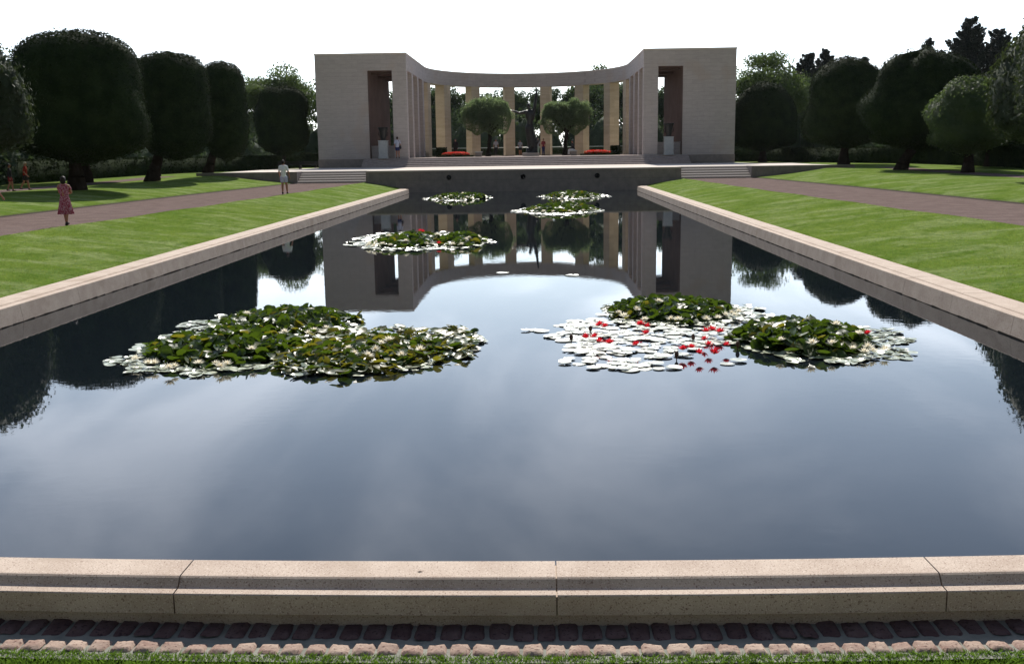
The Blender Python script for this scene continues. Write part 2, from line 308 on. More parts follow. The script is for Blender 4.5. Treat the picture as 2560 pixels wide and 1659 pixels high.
# ---------------------------------------------------------------- ground, pool, paths
def G(y): return float(np.interp(y, [30, 50, 62, 75], [1.08, 1.12, 1.2, 1.375]))
def p_in(y):  return float(np.interp(y, [4.7, 24, 35, 50, 68.5], [12.7, 12.4, 11.85, 11.2, 10.6]))
def p_out(y): return float(np.interp(y, [4.7, 33, 50, 68.5], [17.6, 16.75, 16.3, 15.35]))
YS = list(np.linspace(4.7, 68.5, 90))
def strip(name, side, cols, m, label=None):
    """cols: function(y)-> list of (|x|, z)"""
    V = []; F = []; k = len(cols(10))
    for y in YS:
        for ax, z in cols(y): V.append((side*ax, y, z))
    for i in range(len(YS)-1):
        for j in range(k-1):
            a = i*k+j; q = (a, a+1, a+k+1, a+k); F.append(q if side > 0 else q[::-1])
    o = obj(name, npmesh(name, V, F, [m]), None, smooth=True); tag(o, kind='structure'); return o
def bank(y):
    a = p_in(y); xs = np.linspace(8.08, a, 12); return [(x, 0.285+(0.735-0.285)*((x-8.08)/(a-8.08))**0.9+0.012*math.sin(x*3+y)) for x in xs]+[(a+0.02, 0.69)]
def path(y):
    return [(x, 0.70) for x in np.linspace(p_in(y)-0.02, p_out(y)+0.03, 6)]
def outer(y):
    a = p_out(y); xs = np.linspace(a, 20.0, 12); e = float(np.interp(y, [52, 68.5], [0.75, 1.3]))
    return [(a-0.005, 0.68), (a, 0.755)]+[(x, 0.76+(G(y)-0.76)*((x-a)/(20-a))**e) for x in xs[1:]]+[(23.25, G(y)+0.004)]
for sd_, nm in ((-1, 'left'), (1, 'right')):
    strip('lawn_bank', sd_, bank, M['grass']); strip('gravel_path', sd_, path, M['gravel']); strip('lawn', sd_, outer, M['grass'])
    strip('back_path', sd_, lambda y: [(23.15, G(y)+0.008), (24.0, G(y)+0.010), (24.9, G(y)+0.008)], M['gravel'])
    strip('dark_lip', sd_, lambda y: [(p_out(y)-0.05, 0.704), (p_out(y)+0.004, 0.752)], M['lip_shade_algae'])  # dark strip along the lawn lip, the lip's shadow put into its colour
# outer ground sheet with the pool garden left open
def ground():
    bm = bmesh.new()
    def quad(x0, x1, y0, y1, z, nx=1, ny=1):
        vs = [bm.verts.new(p) for p in ((x0, y0, z), (x1, y0, z), (x1, y1, z), (x0, y1, z))]; bm.faces.new(vs)
    st = [-300, 4.7, 15, 30, 40, 50, 56, 62, 68.5]
    for y0, y1 in zip(st[:-1], st[1:]):
        for x0, x1 in ((-600, -23.2), (23.2, 600)):
            vs = [bm.verts.new(p) for p in ((x0, y0, G(y0)), (x1, y0, G(y0)), (x1, y1, G(y1)), (x0, y1, G(y1)))]; bm.faces.new(vs)
    for y0, y1, x0, x1 in ((68.5, 75, -600, -20.5), (68.5, 75, 20.5, 600), (75, 700, -600, 600)):
        for _ in (0,):
            vs = [bm.verts.new(p) for p in ((x0, y0, G(y0)), (x1, y0, G(y0)), (x1, y1, G(y1)), (x0, y1, G(y1)))]; bm.faces.new(vs)
    return tag(obj('ground', bm, M['grass']), kind='structure')
ground()
bm = bmesh.new()
xs = np.linspace(-23.3, 23.3, 60)
def zn(y): return 0.035 if y > 4.6 else min(0.95, 0.035+(4.6-y)*0.38)
def sheet(name, ys, m, nx=60):
    bm = bmesh.new(); xs = np.linspace(-23.3, 23.3, nx)
    vv = [[bm.verts.new((x, y, zn(y)+(0 if y < 4.9 else -0.005))) for x in xs] for y in ys]
    for i in range(len(ys)-1):
        for j in range(len(xs)-1): bm.faces.new((vv[i+1][j], vv[i+1][j+1], vv[i][j+1], vv[i][j]))
    tag(obj(name, bm, m, smooth=True), kind='structure')
sheet('near_lawn', [4.93, 4.6, 4.2, 3.9], M['grass'])
sheet('bounce_ground', [3.9, 3.6, 2.8, 2.1, 0, -10, -60, -300], M['bounce_gravel'])  # unseen ground behind the camera, added as gravel for its warm bounce light

bm = bmesh.new()
box(bm, -7.48, 7.48, 5.4, 68.6, -0.6, 0.0)
tag(obj('pool_water', bm, M['water']), kind='structure')

# copings: moulded granite blocks with joints
def coping_side(side, label):
    bm = bmesh.new(); g = random.Random(3+side); y = 5.6
    while y < 67.0:
        y1 = min(y+2.1, 67.04); d = g.uniform(-0.002, 0.002)
        prof = [(8.10, -0.3), (8.10, 0.300+d), (8.07, 0.314+d), (7.66, 0.316+d), (7.635, 0.311+d), (7.622, 0.30+d), (7.620, 0.292+d), (7.485, 0.290+d), (7.476, 0.282+d), (7.432, 0.0), (7.385, -0.3)]
        prism(bm, [(side*u, z) for u, z in prof], 'y', y+0.004, y1-0.004); y = y1
    # dark joint core
    box(bm, *(sorted((side*7.50, side*8.06))), 5.6, 67.0, -0.3, 0.270)
    o = tag(obj('pool_coping', fixn(bm), M['granite']), label, 'stone coping', 'granite copings round the pool')
    bm = bmesh.new(); y = 5.6
    while y < 67: y1 = min(y+0.35, 67.03); h_ = g.uniform(0.006, 0.022); prism(bm, [(y, -0.05), (y1, -0.05), (y1, g.uniform(0.006, 0.022)), (y, h_)], 'x', side*7.425, side*7.4315); y = y1
    obj('algae_line', fixn(bm), M['lip_shade_algae'], o); return o
coping_side(-1, 'long pale granite coping along the left edge of the pool')
coping_side(1, 'long pale granite coping along the right edge of the pool')
def bow(x): return 5.51+0.0085*(x-0.9)**2
bm = bmesh.new()
joints = [-8.1, -5.3, -3.2, -1.1, 1.0, 3.1, 5.2, 8.1]
prof = [(0.0, -0.3), (0.0, 0.290), (-0.006, 0.296), (-0.215, 0.297), (-0.228, 0.2955), (-0.240, 0.288), (-0.262, 0.262), (-0.272, 0.251), (-0.280, 0.246), (-0.345, 0.2435), (-0.351, 0.238), (-0.351, 0.128), (-0.346, 0.124), (-0.22, 0.124), (-0.22, -0.3)]
for a, b in zip(joints[:-1], joints[1:]):
    rings = []
    for x in np.linspace(a+0.004, b-0.004, 9): rings.append([bm.verts.new((x, bow(x)+u, z)) for u, z in prof])
    n = len(prof)
    for r0_, r1_ in zip(rings[:-1], rings[1:]):
        for i in range(n): bm.faces.new((r0_[i], r0_[(i+1) % n], r1_[(i+1) % n], r1_[i]))
    bm.faces.new(rings[0]); bm.faces.new(rings[-1][::-1])
rings = []
for x in np.linspace(-8, 8, 30): rings.append([bm.verts.new((x, bow(x)+u, z)) for u, z in [(-0.02, -0.3), (-0.02, 0.275), (-0.20, 0.275), (-0.262, 0.225), (-0.33, 0.225), (-0.33, 0.135), (-0.21, -0.3)]])
for r0_, r1_ in zip(rings[:-1], rings[1:]):
    for i in range(7): bm.faces.new((r0_[i], r0_[(i+1) % 7], r1_[(i+1) % 7], r1_[i]))
tag(obj('pool_coping', fixn(bm), M['granite']), 'near granite coping with a stepped outer edge along the front of the pool', 'stone coping', 'granite copings round the pool')

# gutter of pink setts in front of the coping
gt = thing('sett_gutter', 'gutter of two rows of pinkish stone setts in grey mortar below the near coping', 'gutter', (0, 0, 0))
bm = bmesh.new()
def gz(u): return float(np.interp(u, [-0.75, -0.56, -0.48, -0.2], [0.052, 0.050, 0.040, 0.048]))
xs = np.linspace(-8, 8, 160); us = [-0.73, -0.66, -0.6, -0.54, -0.48, -0.42, -0.34, -0.26, -0.18]
vv = [[bm.verts.new((x, bow(x)+u, gz(u)+rng.normal(0, 0.0015))) for x in xs] for u in us]
for i in range(len(us)-1):
    for j in range(len(xs)-1): bm.faces.new((vv[i][j], vv[i][j+1], vv[i+1][j+1], vv[i+1][j]))
obj('mortar_bed', bm, M['mortar'], gt, smooth=True)
def sett(bm, x, y, wx, wy, z, h, g):
    n0 = len(bm.verts)
    k = 7; pts = []
    zr = rng.uniform(-0.003, 0.004); tx = rng.normal(0, 0.03); ty = rng.normal(0, 0.03); cut = rng.uniform(0.8, 1.0, 8)
    for i in range(k+1):
        row = []
        for j in range(k+1):
            u = i/k*2-1; v = j/k*2-1
            edge = max(abs(u)**6, abs(v)**6); cor = (u*u*v*v)**2
            q = 1-0.10*cor - 0.03*math.sin(5*u+x*9)*abs(v)
            hz = h*(1-edge*0.95)+zr+tx*u*wx+ty*v*wy+rng.normal(0, 0.0011)
            row.append(bm.verts.new((x+u*wx/2*q, y+v*wy/2*q, z-0.004+max(hz, -0.01))))
        pts.append(row)
    for i in range(k):
        for j in range(k): bm.faces.new((pts[i][j], pts[i+1][j], pts[i+1][j+1], pts[i][j+1]))
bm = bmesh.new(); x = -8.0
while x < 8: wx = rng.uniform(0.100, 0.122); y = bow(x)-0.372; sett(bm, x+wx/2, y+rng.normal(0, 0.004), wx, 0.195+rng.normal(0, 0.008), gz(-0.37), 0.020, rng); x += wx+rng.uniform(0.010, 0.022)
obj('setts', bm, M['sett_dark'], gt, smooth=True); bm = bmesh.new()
x = -8.05
while x < 8: wx = rng.uniform(0.106, 0.124); y = bow(x)-0.600; sett(bm, x+wx/2, y+rng.normal(0, 0.003), wx, 0.115+rng.normal(0, 0.005), gz(-0.6), 0.020, rng); x += wx+rng.uniform(0.008, 0.016)
obj('setts', bm, M['sett'], gt, smooth=True)

# near grass blades
def blades(n, xr, yf, z0, h, g, wd=0.0022):
    X = g.uniform(*xr, n); Y = yf(X, g.uniform(0, 1, n)); P = np.stack([X, Y, np.array([z0(y) for y in Y])], 1)
    a = g.uniform(0, 2*math.pi, n); d = np.stack([np.cos(a), np.sin(a), np.zeros(n)], 1); H = h*g.uniform(0.5, 1.25, n)
    lean = g.normal(0, 0.45, (n, 2))*H[:, None]
    V = np.empty((n, 4, 3)); V[:, 0] = P-d*wd; V[:, 1] = P+d*wd
    mid = P.copy(); mid[:, :2] += lean*0.35; mid[:, 2] += H*0.6; tip = P.copy(); tip[:, :2] += lean; tip[:, 2] += H
    V[:, 2] = mid+d*wd*0.8; V[:, 3] = tip
    F = np.arange(n*4).reshape(-1, 4); return V.reshape(-1, 3), F
V, F = blades(42000, (-2.6, 4.6), lambda X, u: 5.51+0.0085*(X-0.9)**2-0.665-u**1.3*0.42, zn, 0.034, rng)
tag(obj('grass', npmesh('grass', V, F, [M['blade']])), 'strip of short green grass at the bottom edge beside the setts', kind='stuff')
# grass blades over the nearer parts of the two banks, thinning with distance
def bank_blades(side, n, seed):
    g = np.random.default_rng(seed); Y = 8.5+34*g.uniform(0, 1, n)**1.9; u = g.uniform(0, 1, n); e = g.uniform(0, 1, n) < 0.10; u[e] = u[e]*0.012
    a = np.interp(Y, [4.7, 24, 35, 50, 68.5], [12.7, 12.4, 11.85, 11.2, 10.6])
    X = 8.09+(a-8.09)*u; Z = 0.285+0.45*u**0.9+0.012*np.sin(X*3+Y)-0.004
    V, F = blades(n, (0, 1), lambda x, q: Y, lambda y: 0, 0.034, g, 0.0038)
    V = V.reshape(n, 4, 3); base = V[:, :1].copy(); off = V-0.5*(V[:, :1]+V[:, 1:2]); V = off+np.stack([side*X, Y, Z], 1)[:, None]
    tag(obj('grass', npmesh('grass', V.reshape(-1, 3), F, [M['bank_blade']])), 'short grass blades on the '+('left' if side < 0 else 'right')+' bank of the pool', kind='stuff')
bank_blades(-1, 60000, 31); bank_blades(1, 60000, 32)
# little pale stone in the grass and a dead leaf on the coping
bm = bmesh.new(); bmesh.ops.create_icosphere(bm, subdivisions=3, radius=0.017)
for v in bm.verts: v.co *= 1+0.25*math.sin(v.co.x*300)*math.cos(v.co.y*240); v.co.z *= 0.7
tag(obj('pebble', bm, M['pedestal'], loc=(1.437, 4.72, 0.055), smooth=True), 'small pale pebble lying in the near grass', 'pebble')
bm = bmesh.new(); vs = [bm.verts.new(p) for p in ((-0.018, 0, 0.001), (-0.004, -0.006, 0.006), (0.018, 0.002, 0.002), (0.0, 0.008, 0.004))]; bm.faces.new(vs)
bmesh.ops.solidify(bm, geom=bm.faces[:], thickness=0.001)
tag(obj('dead_leaf', bm, M['bud'], loc=(0.24, 5.355, 0.297)), 'tiny dark dead leaf on the near coping', 'leaf')

# ---------------------------------------------------------------- terrace, retaining wall, stairs
bm = bmesh.new()
TZ = 1.475
def slab(bm, x0, x1, y0, y1, z): vs = [bm.verts.new(p) for p in ((x0, y0, z), (x1, y0, z), (x1, y1, z), (x0, y1, z))]; bm.faces.new(vs)
slab(bm, -20.6, -15.12, 68.52, 80, TZ); slab(bm, 15.12, 20.6, 68.52, 80, TZ)
slab(bm, -15.12, -10.5, 70.04, 80, TZ); slab(bm, 10.5, 15.12, 70.04, 80, TZ)
slab(bm, -10.5, 10.5, 68.9, 80, TZ); slab(bm, -17.8, 17.8, 80, 87, TZ)
tag(obj('terrace', bm, M['paving']), kind='structure')
rw = thing('retaining_wall', 'dark stone terrace wall with round spouts at the far end of the pool', 'wall', (0, 68.5, 0))
bm = bmesh.new(); box(bm, -10.5, 10.5, 0.04, 1.6, -0.3, TZ-0.004)
for i in range(-3, 4): pass
obj('wall', fixn(bm), M['wallstone'], rw)
bm = bmesh.new(); box(bm, -10.53, 10.53, -0.01, 0.42, TZ-0.10, TZ+0.004, 0.008); obj('cap', bm, M['dark_granite'], rw)
for sx in (-4.94, 0.0, 4.94):
    bm = bmesh.new(); r0, r1, n = 0.17, 0.115, 24
    A = []; 
    for rr, yy in ((r0, 0.035), (r0, -0.02), (r0-0.03, -0.05), (r1+0.01, -0.045), (r1, -0.02), (r1*0.9, 0.03)):
        A.append([bm.verts.new((rr*math.cos(2*math.pi*i/n), yy, rr*math.sin(2*math.pi*i/n))) for i in range(n)])
    for a, b in zip(A[:-1], A[1:]):
        for i in range(n): bm.faces.new((a[i], a[(i+1) % n], b[(i+1) % n], b[i]))
    bm.faces.new(A[-1])
    sp = obj('spout', fixn(bm), M['bronze'], rw, loc=(sx, 0, 0.98), smooth=True)
    bm = bmesh.new(); tube(bm, (0, 0.02, 0), 0.05, (0, -0.12, -0.03), 0.04, 12); obj('nozzle', fixn(bm), M['bronze'], sp, smooth=True)
for sd_, lab in ((-1, 'low stone wall edging the terrace to the left of the steps'), (1, 'low stone wall edging the terrace to the right of the steps')):
    bm = bmesh.new(); box(bm, *sorted((sd_*15.12, sd_*21.9)), 68.46, 68.80, 0.4, TZ+0.008); box(bm, *sorted((sd_*15.12, sd_*15.42)), 68.80, 70.1, 0.4, TZ+0.006)
    tag(obj('low_wall', fixn(bm), M['wallstone']), lab, 'wall', 'low walls edging the terrace')
def stairs(x0, x1, y0, z0, n, rise, tread, m, name, label, group=None):
    t = thing(name, label, 'steps', ((x0+x1)/2, y0, z0), 0, group); hw = (x1-x0)/2
    for i in range(n):
        last = i == n-1
        bm = bmesh.new(); z1 = (i+1)*rise; prism(bm, [(i*tread, i*rise+0.001), (i*tread, z1-0.055), (i*tread+0.008, z1-0.048), (i*tread+0.085, z1), (n*tread+(0.5 if last else 0), z1), (n*tread+(0.5 if last else 0), i*rise+0.001)], 'x', -hw, hw); fixn(bm)
        obj('step', bm, m, t)
    return t
stairs(-15.10, -10.52, 68.52, 0.715, 5, 0.153, 0.36, M['dark_granite'], 'stone_steps', 'flight of five stone steps left of the pool wall', 'stone steps up to the terrace')
stairs(10.52, 15.10, 68.52, 0.715, 5, 0.153, 0.36, M['dark_granite'], 'stone_steps', 'flight of five stone steps right of the pool wall', 'stone steps up to the terrace')

# ---------------------------------------------------------------- memorial building
FZ = 2.2; YF = 86.1; HT = 10.74; HE = 9.36; XO, XI, XG = 17.33, 9.77, 12.95; YB = 98.4
stairs(-13.5, 13.5, YF-1.75, TZ, 5, 0.1455, 0.35, M['paving2'], 'stone_steps', 'wide stone steps rising to the floor of the curved colonnade', 'stone steps up to the terrace')
bl = thing('memorial_building', 'grey stone memorial with two tall blocks joined by a curved colonnade', 'building', (0, YF, 0))
def L(y): return y-YF
bm = bmesh.new()
AE, BE, YC = 9.77, 10.9, 100.0
def arc(off, n=48, t0=0, t1=math.pi):
    return [((AE+off)*math.cos(t0+(t1-t0)*i/n), YC+(BE+off)*math.sin(t0+(t1-t0)*i/n)) for i in range(n+1)]
# plinth / floor
base = [(XG+0.4, YF+0.3), (XG+0.4, YB)]+[(x, y) for x, y in arc(2.2) if True]+[(-XG-0.4, YB), (-XG-0.4, YF+0.3)]
vb = [bm.verts.new((x, L(y), 1.3)) for x, y in base]; vt = [bm.verts.new((x, L(y), FZ)) for x, y in base]
for i in range(len(base)): j = (i+1) % len(base); bm.faces.new((vb[i], vb[j], vt[j], vt[i]))
bm.faces.new(vt)
obj('floor', fixn(bm), M['floor'], bl)
for s in (-1, 1):
    bm = bmesh.new()
    def b2(x0, x1, *a): box(bm, *sorted((s*x0, s*x1)), *a)
    b2(XG+0.06, XO, 0, L(YB), 1.3, HE)                 # solid outer mass
    b2(10.97, XG, 0.55, 1.0, FZ+0.002, 3.25)      # infill wall under the opening
    b2(XI, 10.97, 0, 0.75, 1.3, HE)               # front pier
    obj('block_wall', fixn(bm), M['stone'], bl)
    bm = bmesh.new(); box(bm, *sorted((s*XG, s*(XG+0.057))), 0.10, L(YB)-0.05, FZ+0.003, HE-0.03); obj('inner_wall', fixn(bm), M['inner_wall'], bl)
    bm = bmesh.new(); box(bm, *sorted((s*(XI+1.16), s*(XG-0.01))), 0.12, L(YB)-0.02, HE-0.035, HE-0.004); obj('ceiling', fixn(bm), M['inner_wall'], bl)
    bm = bmesh.new(); box(bm, *sorted((s*XG, s*(XO+0.035))), -0.035, L(YB)+0.03, 1.3, FZ-0.02); obj('plinth', fixn(bm), M['wallstone'], bl)
    bm = bmesh.new(); box(bm, *sorted((s*XI, s*XO)), 0, L(YB), HE, HT-0.10); obj('block_top', fixn(bm), M['stone'], bl)
    bm = bmesh.new(); box(bm, *sorted((s*(XI-0.03), s*(XO+0.04))), -0.04, L(YB)+0.03, HT-0.10, HT+0.02, 0.012); obj('cornice', bm, M['paving'], bl)
    for k in range(3):
        bm = bmesh.new(); yy = 1.6+k*4.1; box(bm, *sorted((s*11.0, s*12.93)), yy, yy+0.4, HE-0.22, HE-0.037); obj('ceiling_beam', fixn(bm), M['inner_wall'], bl)
    for yy in (89.85, 94.0, 98.25):
        bm = bmesh.new(); box(bm, *sorted((s*XI, s*(XI+1.15))), L(yy), L(yy)+1.05, FZ, HE-0.001, 0.01); obj('column', bm, M['stone'], bl)
# curved entablature
bm = bmesh.new(); inn = [(9.77, YB+0.02)]+arc(0)+[(-9.77, YB+0.02)]; out = [(9.77+1.2, YB+0.02)]+arc(1.2)+[(-9.77-1.2, YB+0.02)]
def ribbon(bm, inn, out, z0, z1):
    q = []
    for (a, b) in zip(inn, out): q.append([bm.verts.new((a[0], L(a[1]), z0)), bm.verts.new((b[0], L(b[1]), z0)), bm.verts.new((b[0], L(b[1]), z1)), bm.verts.new((a[0], L(a[1]), z1))])
    for r0, r1 in zip(q[:-1], q[1:]):
        for i in range(4): bm.faces.new((r0[i], r0[(i+1) % 4], r1[(i+1) % 4], r1[i]))
    bm.faces.new(q[0]); bm.faces.new(q[-1][::-1])
ribbon(bm, inn, out, HE, HT-0.10); obj('entablature', fixn(bm), M['stone'], bl)
bm = bmesh.new(); i2 = [(9.74, YB+0.04)]+arc(-0.03)+[(-9.74, YB+0.04)]; o2 = [(11.01, YB+0.04)]+arc(1.24)+[(-11.01, YB+0.04)]
ribbon(bm, i2, o2, HT-0.098, HT+0.018); obj('cornice', fixn(bm), M['paving'], bl)
for deg in (12, 34, 56.5, 79, 101, 123.5, 146, 168):
    t = R(deg); c = Vector((AE*math.cos(t), YC+BE*math.sin(t), 0)); tg = Vector((-AE*math.sin(t), BE*math.cos(t), 0)).normalized(); nr = Vector((tg.y, -tg.x, 0))
    bm = bmesh.new(); box(bm, -0.53, 0.53, 0.012, 1.17, FZ, HE-0.001, 0.012)
    Mx = Matrix(((tg.x, nr.x, 0, c.x), (tg.y, nr.y, 0, L(c.y)), (0, 0, 1, 0), (0, 0, 0, 1)))
    bmesh.ops.transform(bm, matrix=Mx, verts=bm.verts); fixn(bm); obj('column', bm, M['stone_col'], bl)

# pedestals and urns
def urn(x, label, label2):
    bm = bmesh.new(); box(bm, x-0.41, x+0.41, 85.55, 86.35, FZ-0.02, 2.36, 0.02); box(bm, x-0.37, x+0.37, 85.6, 86.3, 2.355, 3.62, 0.015); box(bm, x-0.40, x+0.40, 85.57, 86.33, 3.615, 3.68, 0.01)
    tag(obj('pedestal', bm, M['pedestal']), label2, 'pedestal', 'pale pedestals under the urns')
    u = thing('bronze_urn', label, 'urn', (x, 85.95, 3.68), 0, 'bronze urns in the block openings')
    prof = [(0.20, 0), (0.24, 0.02), (0.24, 0.06), (0.19, 0.09), (0.22, 0.16), (0.25, 0.3), (0.29, 0.55), (0.34, 0.82), (0.37, 0.92), (0.44, 1.0), (0.45, 1.06), (0.42, 1.08), (0.38, 1.05), (0.33, 0.9), (0.0, 0.85)]
    bm = bmesh.new(); n = 32; rr = []
    for r_, z in prof: rr.append([bm.verts.new(((r_+(0.012*math.cos(8*2*math.pi*i/n) if 0.15 < z < 0.9 else 0))*math.cos(2*math.pi*i/n), (r_+(0.012*math.cos(8*2*math.pi*i/n) if 0.15 < z < 0.9 else 0))*math.sin(2*math.pi*i/n), z)) for i in range(n)])
    for a, b in zip(rr[:-1], rr[1:]):
        for i in range(n): bm.faces.new((a[i], a[(i+1) % n], b[(i+1) % n], b[i]))
    bmesh.ops.remove_doubles(bm, verts=bm.verts, dist=1e-5)
    obj('bowl', fixn(bm), M['bronze'], u, smooth=True)
    for s in (-1, 1):
        bm = bmesh.new(); pr = None
        for k in range(9):
            a = math.pi*k/8; p = Vector((s*(0.30+0.10*math.sin(a)), 0, 0.35+0.35*k/8))
            if pr is not None: limb(bm, pr, 0.025, p, 0.025)
            pr = p
        obj('handle', bm, M['bronze'], u, smooth=True)
urn(-11.83, 'dark bronze urn on the pedestal in the left block opening', 'pale stone pedestal in front of the left block opening')
urn(11.86, 'dark bronze urn on the pedestal in the right block opening', 'pale stone pedestal in front of the right block opening')

# bronze figure (a plain generic figure on a rough base)
def statue():
    t = thing('bronze_statue', 'tall dark bronze statue of a figure with one arm raised in the courtyard', 'statue', (0.35, 97, FZ))
    bm = bmesh.new(); k = 1.0
    hip = Vector((-0.05, 0, 2.75)); ch = Vector((0.02, 0, 3.75)); nk = Vector((0.0, 0, 4.2)); hd = Vector((-0.12, -0.02, 4.62))
    ell(bm, hip, (0.38, 0.28, 0.34)); ell(bm, ch, (0.48, 0.31, 0.55)); limb(bm, hip, 0.28, ch, 0.33); limb(bm, ch, 0.22, nk, 0.13); limb(bm, nk, 0.12, hd, 0.13); ell(bm, hd, (0.17, 0.2, 0.24))
    ell(bm, hd+Vector((0, -0.19, -0.02)), (0.03, 0.05, 0.05))
    limb(bm, ch+Vector((0.33, 0, 0.3)), 0.19, (0.52, 0, 4.95), 0.15); limb(bm, (0.52, 0, 4.95), 0.15, (0.62, 0.02, 5.85), 0.10)
    for q in ((0.60, 6.22, 0.0), (0.67, 6.24, 0.03), (0.72, 6.18, 0.05), (0.76, 6.10, 0.05), (0.55, 6.05, -0.05)): limb(bm, (0.63+(q[0]-0.65)*0.4, q[2], 5.93), 0.035, (q[0], q[2], q[1]), 0.02)
    limb(bm, ch+Vector((-0.33, 0, 0.3)), 0.18, (-0.95, -0.1, 3.92), 0.14); limb(bm, (-0.95, -0.1, 3.92), 0.13, (-1.55, -0.15, 4.15), 0.09)
    for q in (0.10, 0.04, -0.02, -0.08, -0.14): limb(bm, (-1.6, -0.15, 4.17), 0.032, (-1.83-q*0.2, -0.15+q, 4.24+q*0.3), 0.018)
    for s, kx, fx in ((-1, -0.22, -0.15), (1, 0.22, 0.25)):
        limb(bm, hip+Vector((s*0.15, 0, -0.1)), 0.23, (kx, -0.06*s, 1.85), 0.15); limb(bm, (kx, -0.06*s, 1.85), 0.15, (fx, 0, 1.05), 0.09); limb(bm, (fx, 0, 1.05), 0.09, (fx, -0.25, 1.0), 0.06)
    limb(bm, (-0.1, 0, 2.6), 0.40, (0.12, 0.05, 1.0), 0.42)
    remesh(bm, 'figure', 0.035, M['bronze'], t, 5)
    bm = bmesh.new(); g = random.Random(5)
    for i in range(34):
        a = g.uniform(0, 2*math.pi); r_ = g.uniform(0, 0.45); h = g.uniform(0.2, 1.3)*(1.15-r_)
        c = Vector((0.1+r_*math.cos(a)*1.1, r_*math.sin(a), 0)); limb(bm, c*0.9+Vector((0, 0, 0.15)), 0.24, c*1.1+Vector((g.uniform(-.12, .2), 0, 0.15+h)), 0.08)
    for p, q in (((0.4, 0, 1.1), (0.75, 0, 1.95)), ((0.35, 0, 0.9), (0.95, 0.1, 1.55)), ((0.3, 0.1, 1.2), (0.45, 0, 2.3))): limb(bm, p, 0.17, q, 0.05)
    remesh(bm, 'wave_base', 0.05, M['bronze'], t, 2)
    bm = bmesh.new(); box(bm, -0.75, 0.85, -0.7, 0.7, 0.002, 0.3, 0.03); obj('pedestal', bm, M['dark_granite'], t)
statue()

# ---------------------------------------------------------------- trees
def crown_mesh(name, rx, ry, h, z0, nleaf, size, seed, m, profile, lump=0.10, shaggy=0.0, thick=0.30, core=True, tilt=0.45):
    """clipped crown: profile = list of (t 0..1 height, r 0..1)"""
    g = np.random.default_rng(seed); pt = np.array([p[0] for p in profile]); pr = np.array([p[1] for p in profile])
    ph = g.uniform(0, 6.28, 12); am = g.normal(0, 1, 12); kk = g.integers(1, 6, 12); kz = g.uniform(1, 7, 12)
    def lumpf(th, t):
        s = np.zeros_like(th)
        for i in range(12): s += am[i]*np.sin(kk[i]*th+kz[i]*t*2+ph[i])
        return 1+lump*s/3.5
    # sample proportional to area: sides + caps
    tt = []; th = []
    n = nleaf
    segs = []
    for i in range(len(pt)-1):
        ds = math.hypot((pt[i+1]-pt[i])*h, (pr[i+1]-pr[i])*(rx+ry)/2); segs.append(ds*(pr[i]+pr[i+1])/2+1e-6)
    segs = np.array(segs)/sum(segs); ii = g.choice(len(segs), n, p=segs); u = g.uniform(0, 1, n)
    t = pt[ii]+(pt[ii+1]-pt[ii])*u; r = pr[ii]+(pr[ii+1]-pr[ii])*u; th = g.uniform(0, 2*math.pi, n)
    lf = lumpf(th, t); depth = 1-np.abs(g.normal(0, 1, n))*thick*0.35/((rx+ry)/2)
    ro = r*lf*depth
    P = np.stack([rx*ro*np.cos(th), ry*ro*np.sin(th), z0+h*(t*0.5+0.5*t*(1+(lf-1)*0.5)) - (1-depth)*h*0.25*(t > 0.6)], 1)
    dr = (pr[ii+1]-pr[ii])*(rx+ry)/2; dz = (pt[ii+1]-pt[ii])*h
    N = np.stack([np.cos(th)*dz, np.sin(th)*dz, -dr], 1); N /= np.linalg.norm(N, axis=1)[:, None]+1e-9
    if shaggy: P += N*np.minimum(np.abs(g.normal(0, 1, n))**2, 5)[:, None]*shaggy
    V, F = leafcards(P, N, size, g, tilt)
    if core:
        nt_, nh = 18, 28; cv = []; cf = []
        for i in range(nt_+1):
            t_ = i/nt_; r_ = np.interp(t_, pt, pr)
            for j in range(nh):
                a = 2*math.pi*j/nh; q = float(lumpf(np.array([a]), np.array([t_]))[0]); sh = 1-0.16*thick/((rx+ry)/2)-0.012
                cv.append((rx*r_*q*sh*math.cos(a), ry*r_*q*sh*math.sin(a), z0+h*(0.008+0.975*t_*(1+(q-1)*0.25))))
        for i in range(nt_):
            for j in range(nh): a = i*nh+j; b = i*nh+(j+1) % nh; cf.append((a, b, b+nh, a+nh))
        cv = np.array(cv); cf = np.array(cf)+len(V); V = np.vstack([V, cv]); F = np.vstack([F, cf])
    return npmesh(name, V, F, [m])
def trunk_bm(h, r, lean=(0, 0), limbs=5, spread=1.2, seed=0, top=1.2, flare=1.5):
    g = random.Random(seed); bm = bmesh.new(); pr = Vector((0, 0, -0.15)); rr = r*flare
    p = None; n = 6
    for i in range(1, n+1):
        t = i/n; q = Vector((lean[0]*t+g.uniform(-.04, .04), lean[1]*t+g.uniform(-.04, .04), h*t)); r2 = r*(flare-(flare-1)*min(1, t*2.2))*(1-0.18*t)
        tube(bm, pr, rr, q, r2, 12, caps=False); pr = q; rr = r2
    for i in range(limbs):
        a = 2*math.pi*i/limbs+g.uniform(-.4, .4); s = spread*g.uniform(0.7, 1.1)
        m = pr+Vector((s*0.45*math.cos(a), s*0.45*math.sin(a), top*0.45)); e = pr+Vector((s*math.cos(a), s*math.sin(a), top*g.uniform(.8, 1.3)))
        tube(bm, pr-Vector((0, 0, 0.08)), rr*0.7, m, rr*0.42, 8, caps=False); tube(bm, m, rr*0.42, e, rr*0.15, 8, caps=False)
    return bm
